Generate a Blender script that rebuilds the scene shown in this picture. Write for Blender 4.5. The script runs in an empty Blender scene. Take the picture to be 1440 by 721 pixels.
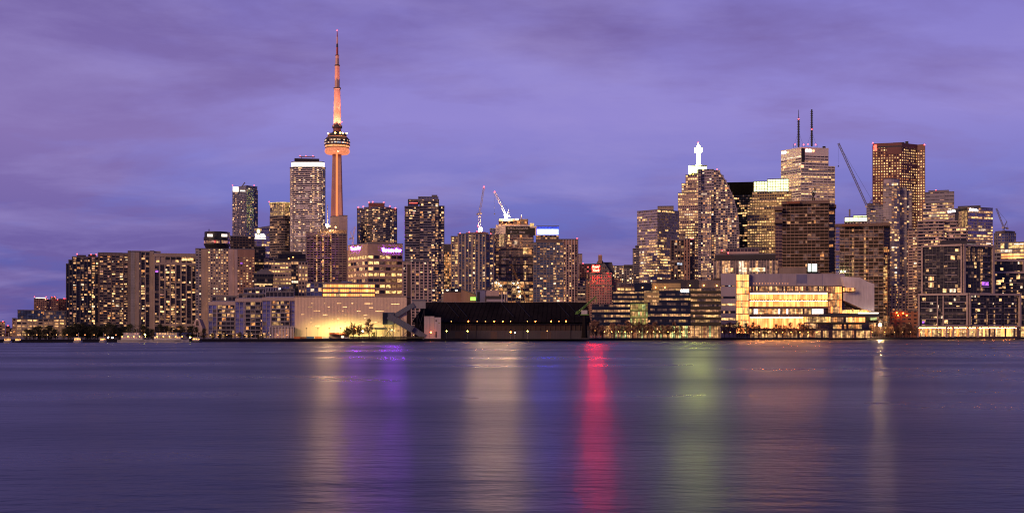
import bpy, math, random
from mathutils import Vector, Matrix
RG = random.Random(11)
SC = bpy.context.scene
COL = SC.collection
F = 1740.0; CX = 720.0; HY = 469.0; CAMH = 5.5; GZ = 1.8
def X(px, D): return (px - CX) * D / F
def Z(py, D): return CAMH - (py - HY) * D / F
def quayD(px): return CAMH * F / (481.5 - px / 1440.0 * 5.0 - HY)

# ---------------------------------------------------------------- materials
MATS = {}
def _nodes(name):
    m = bpy.data.materials.new(name); m.use_nodes = True
    nt = m.node_tree; nt.nodes.clear()
    out = nt.nodes.new('ShaderNodeOutputMaterial'); p = nt.nodes.new('ShaderNodeBsdfPrincipled')
    nt.links.new(p.outputs[0], out.inputs[0])
    return m, nt, p
def _pos(nt, scale):
    g = nt.nodes.new('ShaderNodeNewGeometry'); v = nt.nodes.new('ShaderNodeVectorMath'); v.operation = 'MULTIPLY'
    v.inputs[1].default_value = scale; nt.links.new(g.outputs['Position'], v.inputs[0]); return v.outputs[0]
def _noise(nt, scale, detail=3, rough=.55):
    n = nt.nodes.new('ShaderNodeTexNoise'); n.inputs['Scale'].default_value = 1
    n.inputs['Detail'].default_value = detail; n.inputs['Roughness'].default_value = rough
    nt.links.new(_pos(nt, scale), n.inputs['Vector']); return n.outputs[0]
def _math(nt, op, a, b, clamp=False):
    n = nt.nodes.new('ShaderNodeMath'); n.operation = op; n.use_clamp = clamp
    for i, q in enumerate((a, b)):
        if isinstance(q, (int, float)): n.inputs[i].default_value = q
        else: nt.links.new(q, n.inputs[i])
    return n.outputs[0]
def _range(nt, v, a, b, c, d):
    n = nt.nodes.new('ShaderNodeMapRange'); nt.links.new(v, n.inputs[0])
    for i, q in enumerate((a, b, c, d)): n.inputs[i + 1].default_value = q
    return n.outputs[0]
def wall(name, rgb, rough=.8, var=.2, metal=0.0, spec=.4):
    m, nt, p = _nodes(name)
    n1 = _noise(nt, (.05, .05, .05), 4); n2 = _noise(nt, (.9, .9, .07), 3)
    f = _math(nt, 'ADD', _range(nt, n1, .3, .7, 1 - var, 1 + var * .6), _range(nt, n2, .3, .7, -var * .6, var * .4))
    mx = nt.nodes.new('ShaderNodeVectorMath'); mx.operation = 'SCALE'; mx.inputs[0].default_value = rgb
    nt.links.new(f, mx.inputs['Scale']); nt.links.new(mx.outputs[0], p.inputs['Base Color'])
    p.inputs['Roughness'].default_value = rough; p.inputs['Metallic'].default_value = metal
    p.inputs['Specular IOR Level'].default_value = spec
    MATS[name] = m; return m
def glass(name, rgb, rough=.12, metal=0.0, spec=.6):
    m, nt, p = _nodes(name)
    n1 = _noise(nt, (.22, .22, .3), 1, .4)
    mx = nt.nodes.new('ShaderNodeVectorMath'); mx.operation = 'SCALE'; mx.inputs[0].default_value = rgb
    nt.links.new(_range(nt, n1, .35, .65, .55, 1.5), mx.inputs['Scale']); nt.links.new(mx.outputs[0], p.inputs['Base Color'])
    p.inputs['Roughness'].default_value = rough; p.inputs['Metallic'].default_value = metal
    p.inputs['Specular IOR Level'].default_value = spec
    MATS[name] = m; return m
def lit(name, rgb, s, var=1.0, nee=False, zs=.43, zc=.35):
    """a lit room seen through its window: strength wanders from room to room, with curtains and furniture"""
    m, nt, p = _nodes(name)
    p.inputs['Base Color'].default_value = (.03, .03, .035, 1); p.inputs['Roughness'].default_value = .15
    n1 = _noise(nt, (.31, .31, zs), 0); n2 = _noise(nt, (1.7, 1.7, zc), 2)
    a = _range(nt, n1, .34, .66, 1 - .65 * var, 1 + .55 * var); b = _range(nt, n2, .32, .68, 1 - .5 * var, 1 + .4 * var)
    st = _math(nt, 'MULTIPLY', _math(nt, 'MULTIPLY', a, b), s)
    c = nt.nodes.new('ShaderNodeMix'); c.data_type = 'RGBA'
    nt.links.new(_range(nt, n2, .3, .7, 0, 1), c.inputs[0])
    c.inputs[6].default_value = (rgb[0], rgb[1] * (1 - .12 * var), rgb[2] * (1 - .25 * var), 1); c.inputs[7].default_value = (*rgb, 1)
    nt.links.new(c.outputs[2], p.inputs['Emission Color']); nt.links.new(st, p.inputs['Emission Strength'])
    m.cycles.emission_sampling = 'AUTO' if nee else 'NONE'
    MATS[name] = m; return m
def lamp(name, rgb, s):
    m = bpy.data.materials.new(name); m.use_nodes = True; nt = m.node_tree; nt.nodes.clear()
    o = nt.nodes.new('ShaderNodeOutputMaterial'); e = nt.nodes.new('ShaderNodeEmission')
    e.inputs[0].default_value = (*rgb, 1); e.inputs[1].default_value = s
    nt.links.new(e.outputs[0], o.inputs[0]); MATS[name] = m; return m

wall('concrete', (.36, .28, .23)); wall('concrete_dark', (.2, .155, .135)); wall('concrete_grey', (.27, .25, .26))
wall('brown', (.16, .105, .085)); wall('brown_dark', (.075, .05, .045)); wall('tan', (.42, .31, .23)); wall('refinery_panel', (.70, .52, .38), .75, .1); wall('site_slab', (.46, .31, .23)); wall('frame_core', (.030, .019, .015)); wall('site_frame', (.22, .145, .11))
wall('brick', (.30, .17, .125)); wall('brick_red', (.27, .11, .075)); wall('limestone', (.40, .27, .215))
wall('cream', (.48, .38, .26)); wall('white_panel', (.62, .55, .55)); wall('marble', (.62, .52, .50), var=.12)
wall('pink_stone', (.45, .33, .30)); wall('lavender_panel', (.34, .29, .33), var=.15); wall('pink_frame', (.36, .28, .27), var=.15)
wall('dark_panel', (.05, .045, .055)); wall('black_steel', (.018, .016, .018), .5); wall('granite_red', (.15, .055, .046), .5); wall('black_tower', (.006, .005, .006), .9, spec=0)
wall('mullion_grey', (.22, .20, .24), .5); wall('mullion_dark', (.06, .055, .065), .5); wall('navy_panel', (.012, .017, .042), .5, spec=.2)
wall('violet_panel', (.17, .17, .28), .5); wall('gold_stone', (.46, .34, .15)); wall('olive_panel', (.06, .05, .02), .5)
wall('shed_metal', (.013, .0105, .012), .85, .5, spec=.05); wall('shed_wall', (.032, .022, .020)); wall('gallery_steel', (.10, .115, .16), .6)
wall('silo_wall', (.42, .37, .38)); wall('green_paint', (.09, .20, .03), .5); wall('yellow_paint', (.45, .25, .07), .5)
wall('white_steel', (.60, .52, .50), .5); wall('grey_steel', (.17, .15, .17), .5); wall('rust', (.22, .09, .05))
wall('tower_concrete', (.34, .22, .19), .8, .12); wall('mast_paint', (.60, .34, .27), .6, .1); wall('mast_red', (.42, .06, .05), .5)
wall('hoarding_black', (.014, .012, .014), .6, .05); wall('hoarding_white', (.60, .50, .46), .7, .08); wall('text_grey', (.35, .31, .32), .6, .05)
wall('orange_box', (.50, .15, .05), .6); wall('blue_box', (.05, .10, .22), .6); wall('grey_box', (.38, .36, .36), .6); wall('red_shed', (.36, .08, .05), .7)
wall('hull_white', (.42, .40, .40), .45, .08); wall('hull_dark', (.04, .045, .07), .4); wall('roof_grey', (.13, .12, .14)); wall('roof_dark', (.04, .037, .042))
wall('car_dark', (.03, .03, .04), .3); wall('car_silver', (.40, .40, .42), .3, .05); wall('car_red', (.30, .03, .03), .3, .05); wall('rubber', (.02, .02, .02), .9)
wall('quay_wall', (.028, .025, .03), .9); wall('paving', (.20, .17, .16), .9); wall('bark', (.085, .05, .035), .9); wall('twig', (.34, .18, .12), .9, .35)
wall('twig_olive', (.115, .085, .035), .9, .4); wall('leaf_dark', (.035, .037, .017), .9, .5); wall('copper_roof', (.11, .10, .10)); wall('beacon_steel', (.5, .5, .5))
glass('glass_dark', (.022, .020, .028), .16, 0, .3); glass('glass_black', (.010, .009, .010), .2, 0, .3); glass('glass_matte', (.03, .026, .036), .5, 0, .2); glass('glass_brown', (.05, .028, .022), .2)
glass('glass_lavender', (.20, .17, .21), .2, .3); glass('glass_blue', (.075, .085, .17), .14, .35); glass('glass_violet', (.16, .16, .30), .18, .5)
glass('glass_green', (.07, .10, .13), .15, .3); glass('glass_purple', (.15, .13, .27), .2, .6); glass('glass_olive', (.030, .026, .014), .12)
W = (1, .66, .30)
lit('w1', (1, .58, .24), 1.55); lit('w2', (1, .52, .22), .78); lit('w3', (1, .48, .22), .27); lit('unlit_glow', (1, .50, .30), .085); lit('am', (1, .40, .12), .75); lit('wh', (1, .76, .52), 1.3)  # the faintest tone is a glow put into unlit windows
lit('ye', (1, .60, .22), 1.15); lit('yd', (1, .56, .20), .42); lit('pk', (1, .46, .34), .45); lit('gr', (.62, .75, .30), .9); lit('pu', (.50, .14, 1), 1.4)
lit('bl', (.35, .5, 1), .9); lit('rd', (1, .12, .10), 1.2); lit('gold', (1, .27, .060), 3.0, .6, True, .10, .03); lit('gold_bright', (1, .31, .085), 3.5, .6, True, .10, .03); lit('gold_pale', (1, .62, .28), .9, .7)
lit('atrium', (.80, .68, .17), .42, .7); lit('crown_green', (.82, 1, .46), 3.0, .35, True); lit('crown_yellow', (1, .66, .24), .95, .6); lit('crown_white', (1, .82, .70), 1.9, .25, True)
lit('lobby', (1, .52, .20), .62, 1); lit('lobby_red', (1, .36, .14), .34, 1); lit('blue_crown', (.035, .045, 1), 40, .3, True); lit('blue_line', (.05, .10, .9), .9, .4); lit('cool', (.7, .8, 1), 1.0)
lit('work_glow', (1, .48, .16), .6, 1.0); lit('pod_glow', (1, .29, .13), .95, .3); lit('pod_ring', (1, .36, .13), 1.3, .6)
lamp('lamp_warm', (1, .42, .08), 26); lamp('lamp_orange', (1, .14, .016), 60); lamp('added_amber', (1, .34, .07), 200); lamp('lamp_white', (1, .76, .45), 60); lamp('lamp_yellow', (1, .80, .10), 40)
lamp('lamp_flood', (1, .58, .24), 1300); lamp('lamp_dim', (1, .38, .10), 6); lamp('lamp_green', (.8, 1, .5), 60); lamp('red_light', (1, .05, .05), 14)
lamp('sign_red', (1, .002, .0012), 720); lamp('sign_red_small', (1, .07, .05), 5); lamp('sign_purple', (.34, .03, 1), 170); lamp('sign_white', (1, .92, .85), 5); lamp('sign_yellow', (1, .85, .25), 4)
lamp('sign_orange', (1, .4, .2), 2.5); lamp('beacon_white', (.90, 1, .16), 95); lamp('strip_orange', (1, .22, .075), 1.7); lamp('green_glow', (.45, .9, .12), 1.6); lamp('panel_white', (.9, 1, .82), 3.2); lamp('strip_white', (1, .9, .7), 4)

# ---------------------------------------------------------------- mesh builder
class Frame:
    def __init__(s, a, b):
        s.a = Vector((a[0], a[1])); s.b = Vector((b[0], b[1])); d = s.b - s.a; s.L = d.length; s.u = d / s.L; s.n = Vector((s.u.y, -s.u.x))
        s.ang = math.atan2(s.u.y, s.u.x)
    def P(s, q, t, z):
        p = s.a + s.u * q + s.n * t; return (p.x, p.y, z)
    def at(s, px):      # distance along the edge where the sight line of a photo column meets it
        k = (px - CX) / F; return (k * s.a.y - s.a.x) / (s.u.x - k * s.u.y)
class MB:
    def __init__(s): s.v = []; s.f = []; s.m = []
    def face(s, pts, m=0):
        b = len(s.v); s.v.extend(tuple(p) for p in pts); s.f.append(tuple(range(b, b + len(pts)))); s.m.append(m)
    def hexa(s, lo, hi, m=0):
        b = len(s.v); s.v.extend(tuple(p) for p in lo); s.v.extend(tuple(p) for p in hi); n = len(lo)
        s.f.append(tuple(b + i for i in reversed(range(n)))); s.m.append(m)
        s.f.append(tuple(b + n + i for i in range(n))); s.m.append(m)
        for i in range(n):
            j = (i + 1) % n; s.f.append((b + i, b + j, b + n + j, b + n + i)); s.m.append(m)
    def prism(s, poly, z0, z1, m=0): s.hexa([(p[0], p[1], z0) for p in poly], [(p[0], p[1], z1) for p in poly], m)
    def fbox(s, fr, s0, s1, t0, t1, z0, z1, m=0):
        c = ((s0, t1), (s1, t1), (s1, t0), (s0, t0))
        s.hexa([fr.P(q, t, z0) for q, t in c], [fr.P(q, t, z1) for q, t in c], m)
    def box(s, x0, x1, y0, y1, z0, z1, m=0): s.prism([(x0, y0), (x1, y0), (x1, y1), (x0, y1)], z0, z1, m)
    def tube(s, p, q, r0, r1=None, n=5, m=0):
        p = Vector(p); q = Vector(q); r1 = r0 if r1 is None else r1
        d = (q - p).normalized(); a = d.orthogonal().normalized(); c = d.cross(a)
        ring = lambda o, r: [o + (a * math.cos(2 * math.pi * i / n) + c * math.sin(2 * math.pi * i / n)) * r for i in range(n)]
        s.hexa(ring(p, r0), ring(q, r1), m)
    def lathe(s, cx, cy, prof, n=24, m=0):
        for (r0, z0), (r1, z1) in zip(prof, prof[1:]):
            for i in range(n):
                a = 2 * math.pi * i / n; b = 2 * math.pi * (i + 1) / n
                P = lambda r, t, z: (cx + r * math.cos(t), cy + r * math.sin(t), z)
                if r1 < 1e-4: s.face([P(r0, a, z0), P(r0, b, z0), P(0, 0, z1)], m)
                elif r0 < 1e-4: s.face([P(0, 0, z0), P(r1, b, z1), P(r1, a, z1)], m)
                else: s.face([P(r0, a, z0), P(r0, b, z0), P(r1, b, z1), P(r1, a, z1)], m)
    def ball(s, c, r, m=0, n=8, k=5):
        prof = [(r * math.sin(math.pi * i / k), -r * math.cos(math.pi * i / k)) for i in range(k + 1)]
        prof[0] = (0, -r); prof[-1] = (0, r)
        s.lathe(c[0], c[1], [(a, c[2] + z) for a, z in prof], n, m)
    def mesh(s, name, mats, o=(0, 0, 0)):
        me = bpy.data.meshes.new(name)
        me.from_pydata([(x - o[0], y - o[1], z - o[2]) for x, y, z in s.v], [], s.f)
        for k in mats: me.materials.append(MATS[k])
        if len(mats) > 1: me.polygons.foreach_set('material_index', s.m)
        me.update(); return me
    def build(s, name, mats, parent=None, o=(0, 0, 0)):
        if isinstance(mats, str): mats = [mats]
        if not s.f: return None
        ob = bpy.data.objects.new(name, s.mesh(name, mats, o)); COL.objects.link(ob)
        if parent is not None: ob.parent = parent
        else: ob.location = o
        return ob
def tag(o, label=None, cat=None, group=None, kind=None):
    for k, v in (('label', label), ('category', cat), ('group', group), ('kind', kind)):
        if v: o[k] = v
    return o
def empty(name, loc, label, cat, group=None, rz=0):
    o = bpy.data.objects.new(name, None); COL.objects.link(o); o.location = loc; o.rotation_euler = (0, 0, rz); o.empty_display_size = 1
    return tag(o, label, cat, group)
def copy_tree(o, parent=None):
    c = o.copy(); COL.objects.link(c)
    if parent is not None: c.parent = parent
    for ch in list(o.children): copy_tree(ch, c)
    return c
def text_mesh(txt, shear=0.0, bold=0.02):
    cu = bpy.data.curves.new('lettering', 'FONT'); cu.body = txt; cu.extrude = .06; cu.offset = bold; cu.shear = shear; cu.resolution_u = 2
    ob = bpy.data.objects.new('lettering', cu); COL.objects.link(ob)
    dg = bpy.context.evaluated_depsgraph_get(); me = bpy.data.meshes.new_from_object(ob.evaluated_get(dg))
    bpy.data.objects.remove(ob); bpy.data.curves.remove(cu); return me

# ---------------------------------------------------------------- buildings
class ST:
    def __init__(s, **k):
        s.fh = 3.0; s.bay = 3.4; s.sp = .35; s.pier = .2; s.tp = .25; s.ts = .35; s.p = .35; s.mode = 'res'; s.wall = 'concrete'; s.slab = None
        s.glass = 'glass_dark'; s.pal = 'res'; s.big = None; s.top = 0; s.low = 0; s.cap = 'roof_grey'; s.par = 1.0; s.dim = .2; s.sub = True; s.nf = None
        s.__dict__.update(k)
    def but(s, **k):
        n = ST(); n.__dict__.update(s.__dict__); n.__dict__.update(k); return n
PAL = {'res': [('w1', 2.6), ('w2', 4), ('w3', 5), ('am', 1), ('wh', .6), ('pk', .5)], 'off': [('ye', 3), ('w1', 2), ('w2', 4), ('w3', 4), ('wh', .5)], 'star': [('ye', 4), ('w1', 3), ('w2', 3), ('w3', 2)],
       'gold': [('ye', 3), ('yd', 5), ('w2', 2)], 'dim': [('w2', 2), ('w3', 5), ('am', 1)], 'amber': [('am', 3), ('w2', 2), ('yd', 2)], 'white': [('wh', 2), ('w1', 3), ('w2', 3), ('w3', 2)],
       'site': [('am', 2), ('w3', 3), ('w2', 1)], 'lobby': [('lobby', 4), ('lobby_red', 1.2), ('w1', 1), ('w3', 1)], 'red': [('w2', 3), ('w3', 4), ('rd', 1)]}
def pick(pal):
    t = PAL[pal]; r = RG.random() * sum(w for _, w in t)
    for k, w in t:
        r -= w
        if r <= 0: return k
    return t[0][0]
PANE = {}
PATTERN = ('slat', 'fin', 'wall_post', 'seam', 'panel_seam')
def pane_mesh(w, h, k):
    key = (round(w, 1), round(h, 1), k)
    if key not in PANE:
        w, h = max(.2, key[0]), max(.2, key[1]); mb = MB(); mb.face([(-w / 2, 0, 0), (w / 2, 0, 0), (w / 2, 0, h), (-w / 2, 0, h)])
        PANE[key] = mb.mesh('window', [k])
    return PANE[key]
SPH = {}
class Bld:
    def __init__(s, name, label, px, D, cat='building', group=None, z=GZ):
        s.o = Vector((X(px, D), D, z)); s.root = empty(name, s.o, label, cat, group)
        s.parts = {}; s.win = []; s.mat_of = {}; s.D = D
    vi = 0; one = False; flat = False
    def mb(s, part, mat, own=None):
        k = (part, mat, own)
        if k not in s.parts: s.parts[k] = MB()
        return s.parts[k]
    def own(s):
        s.vi += 1; return s.vi
    def rect(s, px0, px1, D, depth):
        k = ((px0 + px1) / 2 - CX) / F; c = Vector((k, 1)).normalized(); q = Vector((k * D, D)); u = Vector((1, 0)) if s.flat else Vector((c.y, -c.x))
        fr = Frame(q, q + u); a = q + u * fr.at(px0); b = q + u * fr.at(px1)
        return [a, b, b + c * depth, a + c * depth]
    def poly(s, pts, depth):
        v = [Vector((X(p, d), d)) for p, d in pts]
        if len(v) == 3: return v + [v[0] + v[2] - v[1]]
        m = (v[0] + v[-1]) / 2; c = m.normalized()
        return v + [v[-1] + c * depth, v[0] + c * depth]
    def vol(s, pts, yt, st, yb=None, depth=28, front=None, z=None, roof=True):
        """a storeyed block: pts is (px0, px1) at the thing's own distance or a list of (px, D) corners seen from left to right"""
        if not isinstance(pts[0], tuple): P = s.rect(pts[0], pts[1], pts[2] if len(pts) > 2 else s.D, depth); nf = 1
        else: P = s.poly(pts, depth); nf = len(pts) - 1
        if not s.one: s.vo = s.own()
        Dr = min(p.y for p in P); z1 = Z(yt, Dr); z0 = GZ if yb is None else Z(yb, Dr)
        if z is not None: z0, z1 = z
        s.mb('glazing', st.glass, s.vo).prism(P, z0, z1)
        frs = []
        n = len(P)
        for i in range(n):
            a, b = P[i], P[(i + 1) % n]; fr = Frame(a, b)
            if fr.L < .5: continue
            facing = fr.n.dot(-(a + b).normalized()) > -.35
            s.facade(fr, z0, z1, st, i < nf or facing, i < nf)
            frs.append(fr)
            m = max(st.tp, st.ts, 0) + .06
            if roof: s.mb('roof', st.cap, s.vo).fbox(fr, -m * .7, fr.L + m * .7, -.5, m, z1 - .12, z1 + st.par + .004 * i)
        if roof: s.mb('roof', st.cap, s.vo).prism(P, z1 + .02, z1 + .3)
        s.last = frs; s.z = (z0, z1); return frs
    def facade(s, fr, z0, z1, st, panes, front):
        H = z1 - z0; nb = max(1, round(fr.L / st.bay)); bw = fr.L / nb; nf = st.nf or max(1, round(H / st.fh)); fh = H / nf
        w = s.mb('wall', st.wall, s.vo); sl = s.mb('floor_band', st.slab, s.vo) if st.slab else w
        if st.pier > 0:
            for i in range(nb + 1):
                pw = st.pier * bw / 2; tp = st.tp
                if st.big and i % st.big[0] == 0: pw = st.big[1] * bw / 2; tp = st.big[2]
                w.fbox(fr, max(0, i * bw - pw), min(fr.L, i * bw + pw), -.2, tp, z0, z1)
        if st.sp > 0:
            for j in range(nf): sl.fbox(fr, 0, fr.L, -.21, st.ts, z0 + j * fh, z0 + (j + st.sp) * fh)
            for j in range(nf - st.top, nf): sl.fbox(fr, .01, fr.L - .01, -.22, st.ts - .02, z0 + (j + st.sp) * fh, z0 + (j + 1) * fh)
        if not panes: return
        iw = bw * (1 - st.pier) * .97; ih = fh * (1 - st.sp) * .94
        colp = [RG.choice((.25, .6, 1, 1.2, 1.9)) for _ in range(nb)]
        if st.mode == 'cols':
            colp = [RG.choice((.1, .3, 2.2)) for _ in range(nb)]
        for j in range(st.low, nf - st.top):
            run = False; q = st.p * RG.choice((.35, .8, 1.0, 1.3, 1.7))
            k = pick(st.pal)
            for i in range(nb):
                if st.mode == 'office':
                    if RG.random() < .35 or i == 0: run = RG.random() < q; k = pick(st.pal)
                    on = run
                    if RG.random() < .2: k = pick(st.pal)
                elif st.mode == 'all': on = RG.random() < st.p; k = pick(st.pal) if RG.random() < .5 else k
                else: on = RG.random() < st.p * colp[i]; k = pick(st.pal)
                if not on:
                    if st.p <= 0 or RG.random() > st.dim: continue
                    k2 = 'unlit_glow'  # unlit pane, given a faint glow in its material so it isn't black
                else: k2 = k
                ww, hh, off = iw, ih, 0
                if on and st.mode in ('res', 'cols') and st.sub and iw > 2:
                    ww = iw * RG.choice((.45, .6, .8, 1, 1)); off = (iw - ww) / 2 * RG.choice((-1, 1)); hh = ih * RG.choice((.5, .75, 1, 1, 1))
                s.win.append(((fr.P((i + .5) * bw + off, .06, 0)), z0 + (j + st.sp) * fh + ih * .02, ww, hh, fr.ang, k2, front and on))
    def panes(s, fr, px0, px1, y0, y1, nb, k, mull='mullion_dark', mw=.12, t=.06, part=True):
        """a glazed strip on a face: nb lit panes with mullions standing proud between them"""
        a, b = fr.at(px0), fr.at(px1); D = fr.P((a + b) / 2, 0, 0)[1]; z1, z0 = Z(y0, D), Z(y1, D); bw = (b - a) / nb
        ks = k if isinstance(k, list) else [k]
        for i in range(nb):
            kk = RG.choice(ks)
            if kk: s.win.append((fr.P(a + (i + .5) * bw, t, 0), z0, bw * .98, z1 - z0, fr.ang, kk, True))
        if mull:
            m = s.mb('mullion', mull, s.own())
            for i in range(nb + 1): m.fbox(fr, a + i * bw - mw, a + i * bw + mw, t - .05, t + .16, z0, z1)
    def slab(s, fr, part, mat, px0, px1, y0, y1, t0=0, t1=.3):
        a, b = fr.at(px0), fr.at(px1); D = fr.P((a + b) / 2, 0, 0)[1]
        s.mb(part, mat, None if part in PATTERN else s.own()).fbox(fr, a, b, t0, t1, Z(y1, D), Z(y0, D))
    def block(s, part, mat, px0, px1, y0, y1, dD=4, depth=12):
        P = s.rect(px0, px1, s.D + dD, depth); s.mb(part, mat, s.own()).prism(P, Z(y1, P[0].y), Z(y0, P[0].y)); return Frame(P[0], P[1])
    def red(s, *pts, r=.6, dD=-.3, mat='red_light', part='aviation_light'):
        for px, py in pts:
            D = s.D + dD
            if (r, mat) not in SPH:
                mb = MB(); mb.ball((0, 0, 0), r, 0, 8, 4); SPH[(r, mat)] = mb.mesh(part, [mat])
            o = bpy.data.objects.new(part, SPH[(r, mat)]); COL.objects.link(o); o.parent = s.root
            o.location = Vector((X(px, D), D, Z(py, D) + r * .6)) - s.o
    def sign(s, fr, txt, px0, px1, y0, y1, mat, t=.5, shear=0, bold=.03, part='sign'):
        me = text_mesh(txt, shear, bold); xs = [v.co.x for v in me.vertices]; ys = [v.co.y for v in me.vertices]
        a, b = fr.at(px0), fr.at(px1); D = fr.P((a + b) / 2, 0, 0)[1]; z1, z0 = Z(y0, D), Z(y1, D)
        sx = (b - a) / (max(xs) - min(xs)); sy = (z1 - z0) / (max(ys) - min(ys))
        for v in me.vertices: v.co = (((v.co.x - min(xs)) * sx), -v.co.z * 3, (v.co.y - min(ys)) * sy)
        me.materials.clear(); me.materials.append(MATS[mat])
        o = bpy.data.objects.new(part, me); COL.objects.link(o); o.parent = s.root
        o.location = Vector(fr.P(a, t, z0)) - s.o; o.rotation_euler = (0, 0, fr.ang); return o
    def disc(s, fr, px, py, r, mat, t=.5, part='emblem', ry=None):
        q = fr.at(px); D = fr.P(q, 0, 0)[1]; z = Z(py, D); m = MB(); n = 14; ry = ry or r
        ring = lambda tt: [fr.P(q + r * math.cos(2 * math.pi * i / n), tt, z + ry * math.sin(2 * math.pi * i / n)) for i in range(n)]
        m.hexa(ring(t), ring(t + .4)); m.build(part, mat, s.root, s.o)
    def done(s, n_ind=100):
        for (part, mat, _), m in s.parts.items():
            o = m.build(part, mat, s.root, s.o)
        s.win.sort(key=lambda w: (not w[6], -round(w[2] * w[3], 0), -w[1]))
        for c, z, w, h, ang, k, fr in s.win[:n_ind]:
            o = bpy.data.objects.new('window', pane_mesh(w, h, k)); COL.objects.link(o); o.parent = s.root
            o.location = (c[0] - s.o.x, c[1] - s.o.y, z - s.o.z); o.rotation_euler = (0, 0, ang)
        rest = s.win[n_ind:]
        if rest:
            ks = sorted({w[5] for w in rest}); m = MB()
            for c, z, w, h, ang, k, fr in rest:
                u = Vector((math.cos(ang), math.sin(ang))) * w / 2; i = ks.index(k)
                m.face([(c[0] - u.x, c[1] - u.y, z), (c[0] + u.x, c[1] + u.y, z), (c[0] + u.x, c[1] + u.y, z + h), (c[0] - u.x, c[1] - u.y, z + h)], i)
            tag(m.build('window', ks, s.root, s.o), kind='stuff')
        return s.root
# ---------------------------------------------------------------- the skyline, from left to right
def tower(name, label, spec, D, cat='building', group=None, blocks=(), reds=(), r=.6):
    pxs = [p for pts, *_ in spec for p in ([q[0] for q in pts] if isinstance(pts[0], tuple) else pts[:2])]
    B = Bld(name, label, (min(pxs) + max(pxs)) / 2, D, cat, group)
    for row in spec:
        pts, yt, st = row[:3]; kw = row[3] if len(row) > 3 else {}
        B.vol(pts, yt, st, **kw)
    for b in blocks: B.block(*b[:6], **(b[6] if len(b) > 6 else {}))
    if reds: B.red(*reds, r=r)
    return B
RES = ST(); OFF = ST(mode='office', pal='off', bay=3.0, fh=3.8, sp=.4, pier=.14)
BALC = ST(sp=.34, ts=1.1, pier=.12, tp=.3, wall='concrete', p=.34)
SITE = ST(glass='glass_brown', wall='site_frame', slab='site_slab', sp=.16, ts=.9, pier=.16, tp=.5, p=.06, pal='site', fh=3.1, bay=4.2)

# far left
tower('low_rise_building', 'small tan low-rise at the left edge of the frame with a lamp on its roof', [((-14, 7), 453, RES.but(wall='tan', p=.5, fh=3.2))], 1500, reds=[(4, 452)]).done()
tower('low_rise_building', 'narrow dark red low-rise squeezed between the tan block and the cream warehouse', [((8, 14), 459, RES.but(wall='brick_red', p=.2)), ((13.5, 19), 462, RES.but(wall='brown', p=.4))], 1560, reds=[(11, 458)]).done()
B = tower('warehouse_building', 'long cream warehouse with six rows of yellow windows and a green glass storey on top',
    [((23, 98), 449, ST(fh=4.2, bay=6.2, sp=.42, pier=.2, wall='cream', p=.86, mode='all', pal='off', nf=6)), ((17.5, 22.8), 448, ST(fh=4.2, bay=5, sp=.4, pier=.4, wall='limestone', p=.6, nf=6))], 1480)
B.vol((25, 60, 1492), 436.5, ST(glass='glass_green', wall='mullion_dark', sp=.1, pier=.08, bay=3, fh=3.6, p=.12, pal='dim'), yb=448)
B.vol((60.3, 98, 1494), 437.5, ST(glass='glass_green', wall='mullion_grey', sp=.14, pier=.1, bay=3, fh=3.6, p=.3, pal='dim'), yb=448); B.done()
B = tower('condominium_tower', 'pink brick tower with a glowing white crown behind the cream warehouse', [((48, 65.5), 420, ST(wall='brick', p=.06, sp=.5, pier=.4))], 2050, reds=[(48.5, 417.5), (65, 417.5), (48.5, 430)])
fr = B.block('crown', 'crown_white', 50, 64, 418, 420.2, dD=2); B.done()
tower('condominium_tower', 'brown tower with a stepped red-lit top behind the cream warehouse', [((66, 82), 421.5, ST(wall='brick', p=.12, sp=.45, pier=.3)), ((71, 79), 418, ST(wall='brick_red', p=.3, pal='white'), dict(yb=421.3))], 2060, reds=[(66.5, 421), (73, 417.5), (77, 417.5), (81, 421)]).done()
tower('condominium_tower', 'low reddish tower touching the dark twelve-column apartment tower behind the warehouse', [((82.5, 99), 420.5, ST(wall='brick_red', p=.14, sp=.45, pier=.3))], 2100, reds=[(85, 421), (90, 420), (93, 420)]).done()

# the harbour-side apartment slabs on the left
DK = ST(fh=2.85, bay=4.4, sp=.26, ts=.3, pier=.22, tp=1.0, wall='mullion_dark', slab='dark_panel', p=.46, glass='glass_dark')
B = tower('apartment_tower', 'dark apartment tower with a stepped left corner, leftmost of the big slabs',
    [((94, 97.5), 371.5, DK.but(p=.5)), ((97.5, 102.5), 366, DK.but(p=.25)), ((102.5, 139), 361.5, DK)], 1450, blocks=[('roof_plant', 'dark_panel', 108, 121, 358.3, 361.5), ('roof_plant', 'dark_panel', 124, 135, 357.5, 361.5)], reds=[(108.5, 357.5), (128, 358), (135.5, 358)]); B.done()
B = tower('apartment_tower', 'brown apartment tower with continuous balcony bands, second slab from the left',
    [((139.5, 179.5), 356, ST(fh=2.85, bay=4.6, sp=.36, ts=1.2, pier=.1, tp=1.25, wall='brown', slab='concrete_dark', p=.3, pal='res', big=(3, .3, 1.3), top=1)), ((180, 184), 353.5, ST(wall='concrete_dark', sp=.9, pier=.8, p=.0))], 1445, blocks=[('roof_plant', 'concrete_dark', 144, 172, 354.6, 356)]); B.done()
PX_ = ST(fh=2.85, bay=5.2, sp=.2, ts=.3, pier=.26, tp=.9, wall='concrete', slab='brown_dark', p=.4, glass='glass_dark', mode='res')
B = Bld('apartment_tower', 'wide concrete apartment slab with two tall blank piers and a framed grid of bays', 230, 1440)
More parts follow.
